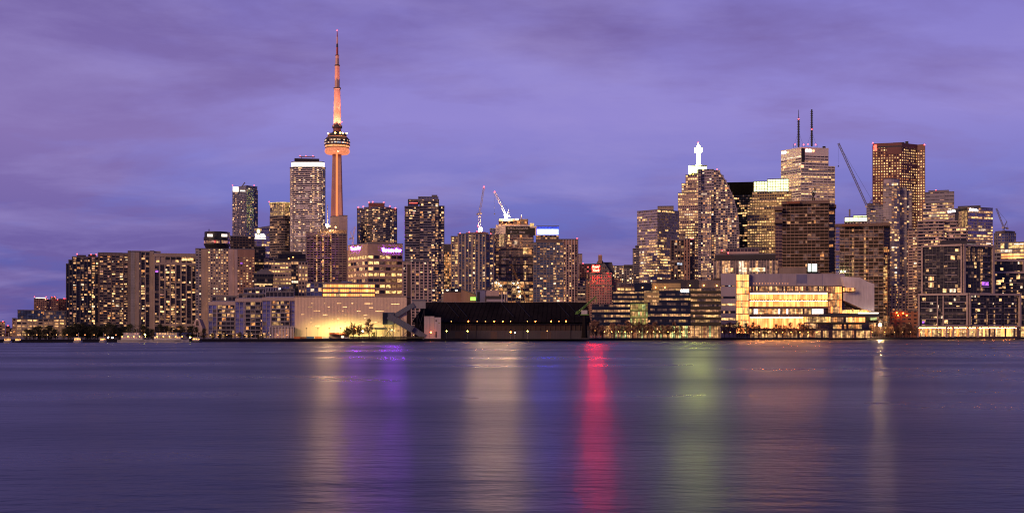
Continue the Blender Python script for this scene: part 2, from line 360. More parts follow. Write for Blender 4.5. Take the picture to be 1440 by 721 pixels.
B.vol((184, 191), 354, ST(wall='concrete_grey', sp=.9, pier=.9, p=0)); B.vol((191.2, 211), 355, PX_.but(bay=5.4, p=.5)); B.vol((211.2, 216.6), 353.4, ST(wall='concrete', sp=1, pier=1, p=0), depth=30)
B.vol((191, 196, 1437), 354.4, ST(wall='concrete', sp=1, pier=1, p=0), depth=3)
B.vol((216.8, 277), 357, PX_.but(bay=6.3, p=.42, top=0), yb=370.5 + 97); B.block('roof_plant', 'concrete', 185, 226, 352.3, 354, dD=6)
for px in (216.8, 277): pass
fr = B.last[0]; B.slab(fr, 'cornice', 'concrete', 217, 277, 356.2, 361, 0, 1.1); B.slab(fr, 'cornice', 'concrete', 217, 277, 369.2, 372.5, 0, 1.1)
B.slab(fr, 'cornice', 'concrete', 217, 277, 455, 458.5, 0, 1.3)
for p0 in (232.5, 240.5, 248): B.slab(fr, 'louvre', 'black_steel', p0, p0 + 6.5, 361.8, 365, .5, .96)
B.slab(fr, 'louvre_surround', 'concrete', 216.8, 255, 361, 369.2, .0, .5); B.panes(fr, 255.5, 272, 363, 366.6, 4, ['w1', 'w1', None], None, t=1.15); B.panes(fr, 220, 224, 366, 368.5, 1, 'ye', None, t=1.15); B.panes(fr, 247, 251, 365.6, 368.8, 1, 'ye', None, t=1.15)
B.win.append((B.last[0].P(3, 1.0, 0), Z(383, 1440), 3, 2.4, fr.ang, 'pu', True)); B.done()
# the hotel with a drum restaurant
HOT = ST(fh=2.9, bay=3.0, sp=.48, pier=.42, tp=.15, ts=.2, wall='concrete', p=.42, glass='glass_dark', sub=False, pal='res')
B = Bld('hotel_tower', 'tan concrete hotel slab with small square windows and a round dark rooftop restaurant', 316, 1380)
B.vol((275, 283.6), 350, HOT.but(wall='concrete_grey', p=.2)); B.vol((283.8, 292), 350, ST(wall='tan', sp=1, pier=1, p=0)); B.vol((292.2, 321.4), 350, HOT.but(wall='concrete', p=.5))
B.vol((321.6, 329), 350, ST(wall='pink_stone', sp=1, pier=1, p=0)); B.vol((329.2, 358), 350.6, HOT.but(wall='brick', p=.42, top=3))
B.vol((329.6, 334, 1378), 350.6, ST(wall='pink_stone', sp=1, pier=1, p=0), depth=2.5)
cx = X(305.5, 1392); m = B.mb('restaurant_base', 'black_steel'); m2 = B.mb('restaurant_roof', 'black_steel'); k = 1392 / F
m.lathe(cx, 1392, [(0, Z(349, 1392)), (16 * k, Z(349, 1392)), (17.8 * k, Z(345, 1392)), (18.5 * k, Z(344.5, 1392)), (18.5 * k, Z(343, 1392))], 28)
m2.lathe(cx, 1392, [(18.0 * k, Z(338.5, 1392)), (18.6 * k, Z(338, 1392)), (18.6 * k, Z(334, 1392)), (14, Z(333.5, 1392)), (14, Z(326.5, 1392)), (0, Z(326, 1392))], 28)
g = B.mb('restaurant_window', 'glass_brown'); g.lathe(cx, 1392, [(17.9 * k, Z(343, 1392)), (17.9 * k, Z(338.5, 1392))], 28)
for i in range(22):
    a = math.pi + math.pi * (i + .5) / 22; c = Vector((cx + 18.05 * k * math.cos(a), 1392 + 18.05 * k * math.sin(a)))
    if RG.random() < .75: B.win.append(((c.x, c.y, 0), Z(342.6, 1392), 2.0, 2.8, a + math.pi / 2, RG.choice(('pk', 'rd', 'w3', 'pk', 'w2')), True))
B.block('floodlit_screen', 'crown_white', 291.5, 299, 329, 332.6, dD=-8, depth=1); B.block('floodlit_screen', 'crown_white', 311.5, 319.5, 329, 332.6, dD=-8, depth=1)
B.block('roof_plant', 'black_steel', 300, 311, 325.5, 333, dD=2); B.mb('antenna', 'black_steel').tube((X(294, 1385), 1385, Z(328, 1385)), (X(294, 1385), 1385, Z(322, 1385)), .5)
B.panes(B.last[0], 331, 345, 369, 371.4, 4, ['pu', None], None, t=.5); B.done()
tower('office_building', 'dark flat-topped block rising behind the pink half of the hotel slab', [((324, 357.5), 332.5, ST(wall='brown_dark', glass='glass_black', sp=.4, p=.05, pal='dim'))], 1450).done()

# behind the hotel
B = tower('condominium_tower', 'grey two-faced tower with a glowing white corner on its roof, behind the hotel', [([(327, 2010), (346.5, 1980), (362.5, 2010)], 266, ST(fh=3, bay=4, sp=.3, pier=.14, wall='mullion_grey', slab='violet_panel', glass='glass_matte', p=.22, ts=.4))], 1990)
B.vol([(334, 2010), (346.6, 1990), (361.6, 2008)], 261.5, ST(fh=3, bay=4, sp=.2, pier=.2, wall='violet_panel', glass='glass_lavender', p=.02), yb=265.8, depth=14)
B.vol([(346.5, 1979), (357, 1990)], 264, ST(wall='violet_panel', glass='glass_lavender', sp=.3, pier=.1, p=.16), depth=6)
fr = B.block('crown', 'crown_white', 327.3, 335.5, 262.5, 269, dD=-2, depth=6); B.block('crown', 'crown_white', 337.5, 345, 267.3, 269, dD=-9, depth=2)
B.mb('roof_spike', 'grey_steel').tube((X(339, 1985), 1985, Z(264, 1985)), (X(344.5, 1985), 1985, Z(256.4, 1985)), .9); B.red((327, 261), (357.5, 261)); B.done()
B = Bld('office_tower', 'violet glass office tower with a sloping top and an illuminated sun sign', 369, 1900)
P_ = B.rect(357.5, 382, 1900, 30); B.vol((357.5, 382), 321.5, ST(fh=3.9, bay=3.5, sp=.3, pier=.08, tp=.1, ts=.12, wall='violet_panel', glass='glass_purple', p=.16, mode='office', pal='white'), depth=30, roof=False)
m = B.mb('sloping_roof', 'violet_panel'); zz = (Z(321, 1900), Z(316.6, 1900)); q = [Vector((p.x, p.y)) for p in P_]
m.hexa([(q[0].x, q[0].y, zz[0]), (q[1].x, q[1].y, zz[0]), (q[2].x, q[2].y, zz[0]), (q[3].x, q[3].y, zz[0])], [(q[0].x, q[0].y, zz[0] + .3), (q[1].x, q[1].y, zz[1]), (q[2].x, q[2].y, zz[1]), (q[3].x, q[3].y, zz[0] + .3)])
fr = B.last[0]; B.sign(fr, 'Sun Life', 359, 373, 328.3, 333.8, 'sign_white', bold=.04); B.disc(fr, 363.5, 325.3, 2.4, 'sign_yellow', .8, ry=3.6); B.slab(fr, 'sign_ledge', 'strip_white', 358, 374, 335, 335.6, .2, .9); B.done()
B = Bld('office_tower', 'round dark glass tower with a glowing yellow glass crown beside the striped tower', 395, 1900)
def arc(px0, px1, D, bulge, n=6): return [(px0 + (px1 - px0) * i / n, D - bulge * math.sin(math.pi * i / n)) for i in range(n + 1)]
B.vol(arc(379.5, 411.5, 1900, 9), 304, ST(fh=3.8, bay=3, sp=.38, pier=.06, ts=.3, wall='brown', slab='concrete_dark', glass='glass_black', p=.2, mode='office', pal='dim'), depth=25)
B.vol(arc(380, 411.5, 1901, 9), 286, ST(fh=6, bay=3.2, sp=.1, pier=.14, wall='mullion_grey', glass='glass_olive', p=.92, mode='all', pal='gold'), yb=303.5, depth=22); B.vol(arc(379, 412, 1898, 9), 284, ST(fh=3, sp=1, pier=0, wall='crown_yellow', p=0), yb=285.4, depth=27, roof=False); B.red((378.5, 284)); B.done()
B = Bld('condominium_tower', 'tall striped tower with wavy white balconies and a bright crown, left of the observation tower', 433, 1850)
STR = ST(fh=3.0, bay=3.6, sp=.46, ts=1.4, pier=.05, tp=.2, wall='mullion_grey', slab='white_panel', glass='glass_dark', p=.5, pal='white')
B.vol([(409, 1856), (413, 1850), (452, 1850), (456.5, 1856)], 235.5, STR, depth=26); f0 = B.last
w = B.mb('balcony', 'white_panel'); fr = f0[1]
for j in range(58):      # balcony fronts that swell and shrink from floor to floor
    for i in range(3):
        c = fr.L * (i + .5) / 3 + math.sin(j * .42 + i * 2) * 3.2; hw = 4.4 + 1.6 * math.sin(j * .7 + i * 1.7)
        w.fbox(fr, max(.2, c - hw), min(fr.L - .2, c + hw), 1.35, 2.0, GZ + 8 + j * 3.88 * .98, GZ + 8 + j * 3.88 * .98 + 1.15)
B.vol([(410, 1856), (413.5, 1850.5), (452, 1850.5), (456, 1856)], 228, ST(fh=6, bay=6, sp=1, pier=0, wall='crown_white', p=0), yb=234.5, depth=24)
B.block('roof_plant', 'black_steel', 414, 449, 222.5, 227.5, dD=6); B.block('roof_plant', 'rust', 421, 443, 219.8, 220.8, dD=6, depth=2)
m = B.mb('roof_plant', 'rust')
for p in (424, 440): m.tube((X(p, 1857), 1857, Z(222.5, 1857)), (X(p, 1857), 1857, Z(220.5, 1857)), .5)
B.red((422, 219.5), (430, 219.5), (440, 219.5)); B.done()

# the observation tower
T = Bld('observation_tower', 'very tall concrete observation tower with a round pod and an orange-lit mast', 474.2, 2350, 'tower'); TD = 2350; tx = X(474.2, TD); k = TD / F
m = T.mb('shaft', 'tower_concrete')
def star(z, R, r):
    out = []
    for i in range(3):
        a = -math.pi / 2 + math.pi / 3 + i * 2 * math.pi / 3      # two fins flank the face turned to the lake
        for da, rr in ((-.16, R), (.16, R), (.62, r), (math.pi * 2 / 3 - .62, r)): out.append((tx + rr * math.cos(a + da), TD + rr * math.sin(a + da), z))
    return out
lv = [(GZ, 24, 13), (Z(420, TD), 17, 9.5), (Z(303, TD), 12.6, 6.8), (Z(217, TD), 9.2, 5.6)]
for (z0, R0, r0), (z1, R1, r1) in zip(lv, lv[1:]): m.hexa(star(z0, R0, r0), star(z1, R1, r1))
m = T.mb('light_strip', 'strip_orange')
for (z0, R0, r0), (z1, R1, r1) in zip(lv, lv[1:]):
    y0, y1 = TD - r0 * .88 - .3, TD - r1 * .88 - .3; w0 = 1.7
    m.hexa([(tx - w0, y0, z0), (tx + w0, y0, z0), (tx + w0, y0 + .5, z0), (tx - w0, y0 + .5, z0)], [(tx - w0, y1, z1), (tx + w0, y1, z1), (tx + w0, y1 + .5, z1), (tx - w0, y1 + .5, z1)])
def ring(part, mat, prof, n=36): T.mb(part, mat, T.own()).lathe(tx, TD, [(r * k, Z(y, TD)) for r, y in prof], n)
ring('radome', 'pod_glow', [(6.5, 217.3), (15.5, 216.6), (17.4, 214.5), (17.6, 212), (16.5, 209.3), (14, 208.6)])  # the lamplight on the radome is put into its own glowing material
ring('pod_deck', 'black_steel', [(14, 208.7), (17.0, 208.6), (17.0, 208.0)]); ring('pod_light_ring', 'pod_ring', [(17.0, 208), (17.3, 206), (17.0, 205.4)])
ring('pod_deck', 'navy_panel', [(17.0, 205.4), (18.0, 205.2), (18.0, 203.6)]); ring('pod_window', 'glass_blue', [(17.6, 203.6), (17.6, 201.2)]); ring('pod_deck', 'dark_panel', [(18.0, 201.2), (18.2, 200.9), (18.2, 199.8)])
ring('pod_window', 'glass_black', [(17.7, 199.8), (17.5, 197.6)]); ring('pod_deck', 'dark_panel', [(18.0, 197.6), (17.4, 196.8), (14.6, 193.4)]); ring('pod_light_ring', 'pod_glow', [(14.9, 193.9), (14.3, 193.0), (9, 191.8)])
ring('pod_deck', 'navy_panel', [(12.6, 192.5), (13.2, 192), (13.2, 188.6), (8, 187.8), (7.2, 187.5), (6.8, 186)])
ring('upper_pod', 'granite_red', [(5.6, 187.5), (5.6, 180.5)]); ring('upper_pod', 'dark_panel', [(6.6, 180.5), (6.9, 180), (6.9, 176.8), (6.2, 176.2), (0, 176)])
ring('upper_shaft', 'tower_concrete', [(5.2, 177), (4.9, 150), (4.3, 126)], 12); ring('light_strip', 'strip_orange', [(2.0, 176), (2.0, 170)])
ring('mast_collar', 'dark_panel', [(4.3, 126), (5.2, 125.5), (5.2, 123.6), (3.4, 123.2)])
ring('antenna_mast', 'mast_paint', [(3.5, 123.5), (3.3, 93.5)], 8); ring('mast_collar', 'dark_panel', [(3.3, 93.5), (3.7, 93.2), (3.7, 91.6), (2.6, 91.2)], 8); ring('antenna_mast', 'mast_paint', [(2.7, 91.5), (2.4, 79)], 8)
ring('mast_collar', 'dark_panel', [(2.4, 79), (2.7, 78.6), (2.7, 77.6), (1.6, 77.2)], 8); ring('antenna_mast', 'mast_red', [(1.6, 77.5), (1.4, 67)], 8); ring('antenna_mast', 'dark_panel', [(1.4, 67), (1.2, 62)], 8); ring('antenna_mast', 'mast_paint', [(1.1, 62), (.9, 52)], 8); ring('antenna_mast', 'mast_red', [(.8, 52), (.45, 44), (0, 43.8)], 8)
for i in range(40):
    a = math.pi + math.pi * (i + .5) / 40; 
    for y0, y1, rr, ks in ((203.3, 201.5, 17.75, ('cool', 'wh', 'pod_ring', None, 'w3')), (199.4, 198, 17.75, ('w1', None, 'wh', None, 'w3'))):
        kk = RG.choice(ks)
        if kk: T.win.append(((tx + rr * k * math.cos(a), TD + rr * k * math.sin(a), 0), Z(y0, TD), 1.7, (y0 - y1) * k, a + math.pi / 2, kk, True))
for px, py, dd in ((461.3, 188.4, -12), (471.5, 187.6, -19), (478.5, 187.6, -18), (482, 188, -16), (487.5, 188.2, -12)): T.red((px, py), r=1.5, dD=dd, mat='lamp_warm', part='floodlight_lamp')
T.red((473.9, 43.5), (480.5, 172), r=.9)
def spot(name, loc, target, power, rgb, angle=40, parent=None, size=1.0, blend=.6):
    l = bpy.data.lights.new(name, 'SPOT'); l.energy = power; l.color = rgb; l.spot_size = math.radians(angle); l.spot_blend = blend; l.shadow_soft_size = size
    o = bpy.data.objects.new(name, l); COL.objects.link(o); loc = Vector(loc); o.rotation_euler = (Vector(target) - loc).to_track_quat('-Z', 'Y').to_euler()
    if parent is not None: o.parent = parent; loc = loc - parent.location
    o.location = loc; return o
for dx in (-60, 60):      # floodlights at the foot
    spot('floodlight', (tx + dx, TD - 80, 40), (tx, TD, Z(250, TD)), 1.5e6, (1, .28, .15), 40, T.root)
for dx in (-13, 0, 13):      # the floodlights standing on the pod roof
    spot('floodlight', (tx + dx * 1.2, TD - 16, Z(189, TD)), (tx, TD, Z(120, TD)), 9e5, (1, .34, .17), 60, T.root)
    spot('floodlight', (tx + dx * 1.2, TD - 16, Z(189, TD)), (tx, TD, Z(72, TD)), 1.8e6, (1, .36, .24), 26, T.root)
T.done()
tower('core_tower', 'blank grey-brown stepped concrete tower standing in front of the foot of the observation tower', [([(464.5, 1760), (468, 1752), (481, 1752)], 304.5, ST(fh=9, bay=8, sp=.96, pier=.5, wall='concrete', p=0, tp=.1, ts=.15)), ([(477, 1748), (488.5, 1752)], 303.2, ST(fh=9, bay=8, sp=.97, pier=.5, wall='pink_stone', p=0, tp=.1, ts=.15))], 1752, blocks=[('wall', 'concrete_grey', 457, 466, 318, 330)]).done()
# low ones left of the grid tower
tower('office_building', 'dark glass office block with lit ribbon floors beside the pink end of the hotel', [((357, 373), 347, OFF.but(wall='dark_panel', glass='glass_black', p=.34, pal='gold'))], 1500).done()
tower('office_building', 'low pale block with bright ribbon windows below the round crowned tower', [((371, 392), 363, OFF.but(wall='cream', p=.75, pal='gold', fh=4.5, bay=5))], 1470).done()
tower('office_building', 'small dark block with a domed blue-grey roof just right of the hotel', [((357, 384), 385, OFF.but(wall='roof_dark', glass='glass_black', p=.1, fh=5))], 1300, blocks=[('roof_dome', 'roof_grey', 361, 381, 381, 385), ('roof_dome', 'roof_grey', 365, 377, 378.5, 381), ('lit_band', 'gold_pale', 358, 383, 398.5, 400.5, dict(dD=-1, depth=1))]).done()
B = tower('terminal_building', 'tan office block with a dark domed glass roof in front of the striped tower',
    [((382, 409.5), 369, OFF.but(wall='tan', p=.62, pal='gold', fh=4.2, bay=3.2, sp=.5, pier=.2)), ((409.7, 419.5, 1353), 368, OFF.but(wall='dark_panel', glass='glass_black', p=.35, fh=4.2)), ((419.7, 433), 368.5, OFF.but(wall='tan', p=.6, fh=4.2, bay=3.4, sp=.4, pier=.4))], 1350, blocks=[('setback', 'roof_dark', 387, 431, 363.5, 369), ('glass_roof', 'glass_black', 391, 430, 357, 363.5, dict(dD=8)), ('glass_roof', 'roof_dark', 396, 425, 353.5, 357, dict(dD=12))])
B.red((412, 362), (406, 364), r=.7, mat='lamp_dim', part='roof_lamp'); B.done()
B = Bld('unfinished_tower', 'brown concrete tower under construction with two columns of amber lights, under the observation tower', 459, 1560, 'construction site')
S2 = SITE.but(glass='glass_black', fh=3.0, bay=4.4, sp=.24, ts=.35, pier=.24, tp=.5, wall='concrete_dark')
B.vol((431, 466), 330, S2.but(p=.05, mode='cols')); B.vol((466.2, 487), 329.5, S2.but(p=.08, glass='glass_brown', wall='concrete_dark')); B.block('hoarding', 'concrete_dark', 430.5, 467, 326.5, 332, dD=-1.5, depth=3); B.block('roof_plant', 'brown', 450, 487, 323, 330)
fr = B.last[0]
for px in (445.5, 454.3, 465.4):
    for j in range(24):
        if RG.random() < .85: B.win.append((Frame((X(431, 1556), 1556), (X(487, 1556), 1556)).P((px - 431) * 1556 / F, .6, 0), Z(398 - j * 2.85, 1556), 1.5, 1.6, 0, RG.choice(('am', 'w2', 'ye')), True))
B.slab(fr, 'floor_edge', 'concrete', 431, 487, 362, 363, .5, 1.2)
B.block('lit_deck', 'work_glow', 451, 463, 323, 326.2, dD=-3, depth=1); B.red((460, 318), r=1.7, mat='lamp_flood', part='work_lamp'); B.red((463.5, 318.5), (472, 320), r=.9, mat='lamp_warm', part='work_lamp')
B.mb('lamp_post', 'grey_steel').tube((X(460, 1560), 1560, Z(327, 1560)), (X(460, 1560), 1560, Z(318.5, 1560)), .4); B.mb('hoist_mast', 'grey_steel').tube((X(460.6, 1575), 1575, Z(330, 1575)), (X(460.6, 1575), 1575, Z(288, 1575)), .45); B.done()

# the newspaper block and its neighbours
B = Bld('office_block', 'broad brown office block with purple lettering along its top edge', 528, 1500)
NW = ST(fh=4.35, bay=7.4, sp=.45, pier=.16, tp=.2, ts=.3, wall='brick', slab='limestone', glass='glass_dark', p=.78, mode='all', pal='star', top=2, nf=16)
B.vol([(489.5, 1540), (517.3, 1500), (566, 1512)], 342.5, NW); f = B.last
B.slab(f[0], 'sign_light_shield', 'dark_panel', 493.4, 508, 346.2, 351.8, .3, .45); B.slab(f[1], 'sign_light_shield', 'violet_panel', 536.4, 565, 348.4, 354.8, .31, .45); B.sign(f[0], 'Toronto Star', 493.8, 507.5, 346.6, 351.3, 'sign_purple', t=.6, bold=.03); B.sign(f[1], 'Toronto Star', 537, 564.3, 349, 354.2, 'sign_purple', t=.6, bold=.03); B.block('roof_plant', 'concrete_dark', 522, 553, 339.5, 343, dD=15); B.block('stair_shaft', 'limestone', 488.5, 493.5, 352, 476, dD=52, depth=8); B.done()  # boards added behind the lettering to keep its purple light off the wall
B = Bld('condominium_tower', 'dark round-fronted condominium with red roof lights behind the newspaper block', 530, 1780)
CV = ST(fh=3.0, bay=3.6, sp=.3, ts=1.0, pier=.07, tp=.2, wall='mullion_dark', slab='mullion_grey', glass='glass_blue', p=.28)
B.vol((503, 509.5, 1790), 293.5, CV.but(p=.2)); B.vol(arc(508, 553.5, 1784, 12), 294, CV.but(wall='mullion_dark', glass='glass_black', p=.42)); B.vol((550, 557.5, 1792), 294, CV)
B.vol(arc(513, 549, 1790, 8), 291.5, CV.but(p=.3), yb=295); B.vol((518.5, 540.5, 1795), 286, ST(wall='granite_red', sp=.9, pier=.3, p=.02, fh=4), yb=292)
B.red((504, 292), (511, 291), (518.5, 285), (524, 284.5), (539.5, 285), (548, 290.5), (556, 293), (531, 336), r=.8); B.done()
B = Bld('condominium_tower', 'tall dark glass condominium standing in the gap right of the newspaper block', 597, 1440)
GD = ST(fh=2.9, bay=3.9, sp=.28, ts=.8, pier=.1, tp=.4, wall='mullion_dark', slab='mullion_grey', glass='glass_dark', p=.34)
B.vol((570.3, 590, 1446), 291, GD.but(p=.33, ts=1.2)); B.vol((590.2, 612), 283, GD.but(p=.42, bay=4.4, ts=.5)); B.vol((612.2, 616.5, 1443), 281, GD.but(p=.7, bay=3.5)); B.vol((616.7, 624, 1446), 290.5, GD.but(p=.6, bay=3.6))
B.vol((574, 588, 1450), 281, ST(wall='dark_panel', p=.04, sp=.4, glass='glass_blue'), yb=290.5); B.vol((588.5, 616, 1448), 277.5, ST(wall='mullion_grey', p=.12, sp=.45, pal='white', glass='glass_blue'), yb=284); B.block('roof_plant', 'roof_grey', 607, 615, 274, 278, dD=12)
B.block('red_strip', 'sign_red_small', 575.5, 587, 285, 285.7, dD=9, depth=.5); B.done()
tower('condominium_block', 'beige mid-rise apartment block with a white base in front of the tall dark condominium', [((566.5, 607.5), 368, ST(fh=3, bay=4.2, sp=.3, pier=.32, tp=.5, ts=.3, wall='pink_stone', slab='concrete', p=.4)), ((572, 603), 366, ST(wall='concrete', sp=.6, p=.1), dict(yb=368.2))], 1280).done()
B = Bld('chimney_stack', 'tall dark square chimney rising behind the sugar refinery conveyor', 574.8, 985, 'chimney'); m = B.mb('stack', 'brown_dark'); x0, x1 = X(572.6, 985), X(577, 985)
m.hexa([(x0 - .4, 985, GZ), (x1 + .4, 985, GZ), (x1 + .4, 988, GZ), (x0 - .4, 988, GZ)], [(x0, 985.2, Z(373.5, 985)), (x1, 985.2, Z(373.5, 985)), (x1, 987.8, Z(373.5, 985)), (x0, 987.8, Z(373.5, 985))]); B.mb('rim', 'black_steel').box(x0 - .25, x1 + .25, 985, 988, Z(373.6, 985), Z(372.2, 985)); B.done()
tower('office_block', 'narrow amber-lit block with a dark flat top between two condominiums', [((623.8, 637), 354, ST(wall='gold_stone', glass='glass_olive', fh=3.6, bay=2.6, sp=.25, pier=.15, p=.75, mode='all', pal='amber', nf=None)), ((624, 637, 1628), 344, ST(wall='dark_panel', p=0, sp=.95, pier=.3), dict(yb=354))], 1620).done()
PIL = ST(fh=2.9, bay=4.0, sp=.24, ts=.4, pier=.26, tp=.9, wall='concrete', slab='concrete_dark', glass='glass_green', p=.44, pal='off', sub=True, mode='res')
B = tower('condominium_tower', 'beige condominium with vertical pilasters directly below the near-vertical crane', [((635, 644.5, 1444), 333, PIL), ((644.7, 683), 329.5, PIL.but(big=(2, .5, 1.1))), ((683.2, 694, 1446), 330.5, PIL)], 1440, blocks=[('roof_plant', 'concrete_dark', 655, 687, 326.8, 329.5), ('roof_plant', 'brick_red', 668, 683, 326, 327.5)], reds=[(647, 328), (660, 326.5), (671, 325.5), (690, 329)]); B.done()
# the tower under construction with the hoarding
B = Bld('unfinished_tower', 'half-finished office tower wrapped with a black banner and topped by amber work lights', 718, 1520, 'construction site')
B.vol((689, 697.5, 1528), 322, ST(glass='glass_blue', wall='mullion_dark', sp=.15, pier=.08, p=.12, pal='dim', fh=3.8)); B.vol((697, 750), 330, ST(glass='glass_brown', wall='brown', slab='site_slab', sp=.16, ts=.5, pier=.14, tp=.35, fh=4.1, bay=6.4, p=.16, pal='site', dim=.7))
fr = B.last[0]; B.vol((702, 742, 1524), 309, ST(glass='glass_brown', wall='rust', sp=.16, ts=.5, pier=.22, tp=.4, fh=5, bay=4.5, p=.55, pal='site'), yb=317); B.block('deck', 'brown', 701, 742.5, 309.5, 311, dD=2, depth=25)
B.slab(fr, 'hoarding', 'hoarding_white', 697, 711, 316.2, 329.2, .8, 1.5); B.slab(fr, 'hoarding', 'hoarding_black', 711, 745, 318.2, 329, .8, 1.5); B.slab(fr, 'hoarding', 'hoarding_white', 711, 745, 316.2, 318.1, .8, 1.55); B.slab(fr, 'hoarding', 'hoarding_black', 745, 752.4, 320.5, 331, .8, 1.5); B.slab(fr, 'hoarding', 'hoarding_white', 745, 754.5, 318.2, 320.4, .8, 1.55); B.slab(fr, 'hoarding', 'hoarding_white', 752.4, 754.6, 320.4, 331, .8, 1.52)
B.sign(fr, 'CIBC SQUARE', 714, 742.5, 319.4, 323, 'text_grey', t=1.6, bold=.0); B.sign(fr, 'Hines', 730, 738.5, 325.2, 327.8, 'text_grey', t=1.6); B.disc(fr, 718.8, 326.2, 1.2, 'text_grey', 1.4); B.sign(fr, 'Ivanhoe Cambridge', 720.6, 727, 325.4, 327, 'text_grey', t=1.6, bold=.0)
B.sign(fr, 'B', 700, 702.5, 320, 326, 'text_grey', t=1.6)
B.panes(fr, 702, 709, 330, 346, 2, ['gold_pale'], 'mullion_grey'); B.panes(fr, 714, 717, 329.6, 338, 1, 'w1', None); B.panes(fr, 731, 734, 330, 342, 1, 'am', None); B.panes(fr, 722.5, 728, 338, 344, 1, 'wh', None); B.panes(fr, 716, 748, 344, 346.5, 8, ['am', 'w3', 'pk'], None); B.panes(fr, 732, 748, 347, 358, 5, ['am', 'ye', 'work_glow', None], None)
for j in range(24): B.panes(fr, 737.6, 739.6, 362 + j * 2.3, 363.4 + j * 2.3, 1, ['w1', 'ye', None], None, t=.6)
for px in (701, 712, 722, 731): B.slab(fr, 'concrete_core', 'concrete_dark', px, px + 4, 350, 398, .3, .55)
for y in (350, 361, 372, 384, 398): B.slab(fr, 'floor_edge', 'black_steel', 697, 750, y, y + 1.3, .5, 1.1)
B.slab(fr, 'loading_platform', 'hoarding_white', 707, 716, 363.5, 365.3, .6, 3)
B.vol((695, 750, 1505), 396, ST(glass='glass_brown', wall='cream', sp=.2, ts=.8, pier=.16, tp=.5, fh=4, bay=5.2, p=.62, mode='all', pal='amber'), depth=12); B.red((698, 398), (701.5, 399), (704, 402), (722, 398.5), (729, 404), (730, 410), (731, 417), (728.5, 398), r=.62, dD=-17, mat='lamp_white', part='work_lamp')
B.red((712, 306), r=1.9, mat='lamp_flood', part='work_lamp'); B.panes(fr, 724, 729.5, 306.8, 309, 2, 'crown_white', None, t=-3); B.block('roof_hut', 'crown_yellow', 745, 751, 313.7, 318, dD=4, depth=4); B.mb('mast', 'white_steel').tube((X(733, 1530), 1530, Z(310, 1530)), (X(733, 1530), 1530, Z(302.5, 1530)), .7); B.done()
B = tower('office_tower', 'tower with a glowing blue-white rooftop band behind the construction banner', [((754, 785.5), 330.8, ST(wall='concrete_dark', glass='glass_dark', p=.5, pal='amber', mode='all', fh=3.6)), ((755.5, 785, 1902), 322, ST(fh=17, bay=5, sp=.05, pier=.05, wall='violet_panel', glass='glass_violet', p=1, mode='all', pal='blue'), dict(yb=330.5, depth=20)) if False else ((755.5, 785, 1902), 322, ST(fh=9, bay=5, sp=1, pier=0, wall='blue_crown', p=0), dict(yb=330.5, depth=20)), ((755, 785.8, 1899), 318.3, ST(fh=5, sp=1, pier=0, wall='blue_line', p=0), dict(yb=321.6, depth=24))], 1895); B.done()
B = tower('condominium_tower', 'wide balconied condominium right of the bannered construction tower with a finned right half', [((750, 792), 341.5, ST(fh=2.9, bay=3.8, sp=.28, ts=.5, pier=.14, tp=.35, wall='concrete_grey', slab='concrete_dark', glass='glass_green', p=.5)), ((754, 792, 1446), 337, ST(wall='brown', sp=.9, p=0), dict(yb=341.8)), ((792.2, 812), 337, ST(fh=2.9, bay=3.4, sp=.24, ts=.3, pier=.34, tp=1.0, wall='pink_stone', slab='brick', glass='glass_dark', p=.46, top=2))], 1440, reds=[(811.5, 335.5)]); B.done()
tower('condominium_tower', 'slim pink tower peeking out right behind the finned condominium', [((806, 818.5), 357.5, ST(wall='pink_stone', p=.1, sp=.6, pier=.3))], 1850).done()
# around the old hotel
tower('condominium_tower', 'dark reddish tower with sparse lights just left of the glowing red sign', [((815, 838), 371.5, ST(wall='granite_red', glass='glass_black', sp=.3, p=.2, pal='red', fh=3))], 1800, reds=[(820, 370.5)]).done()
tower('condominium_block', 'low striped pink apartment block in front of the old brick hotel', [((811, 823), 392, ST(wall='pink_stone', glass='glass_dark', sp=.45, ts=.8, pier=.1, p=.25, fh=3.0))], 1480).done()
tower('office_block', 'small dark block with one bright ribbon of light left of the old brick hotel', [((812, 823.5), 404, OFF.but(wall='concrete_dark', p=.2, fh=4))], 1380, blocks=[('lit_band', 'gold_pale', 812.5, 822.5, 412.6, 414, dict(dD=-.5, depth=.4))]).done()
B = Bld('grand_hotel', 'old brick hotel with a steep chateau roof and a red neon sign', 848, 1700)
OLD = ST(fh=3.3, bay=3.4, sp=.48, pier=.46, tp=.2, ts=.22, wall='limestone', glass='glass_brown', p=.07, pal='dim', sub=False)
B.vol((829.5, 860), 384.5, OLD, depth=40); f = B.last[0]; B.vol((822, 829.3, 1706), 393.5, OLD.but(wall='brick')); B.vol((860.2, 872.5, 1706), 391, OLD.but(wall='brick', p=.3)); B.slab(f, 'cornice', 'limestone', 829.3, 860.2, 383.2, 385, 0, 1); B.slab(f, 'string_course', 'limestone', 829.3, 860.2, 399, 400, 0, .7)
B.vol((833, 857, 1712), 381, OLD.but(wall='brick'), yb=384, depth=26)
m = B.mb('roof', 'copper_roof'); Pq = B.rect(833, 858, 1712, 26); Pt = B.rect(841, 847, 1720, 8); m.hexa([(p.x, p.y, Z(381, 1712)) for p in Pq], [(p.x, p.y, Z(366, 1720)) for p in Pt])
Pq = B.rect(846, 865, 1722, 20); Pt = B.rect(848, 860.5, 1728, 8); m.hexa([(p.x, p.y, Z(384, 1722)) for p in Pq], [(p.x, p.y, Z(368.5, 1728)) for p in Pt])
B.vol((841.6, 846.4, 1716), 360, ST(wall='brick', sp=.9, pier=.5, p=0), yb=370, depth=8); B.block('chimney_cap', 'limestone', 841.4, 846.6, 358.3, 360.2, dD=15, depth=9)
B.vol((846.5, 851, 1713), 375, OLD.but(wall='brick', p=.1), yb=384, depth=6)
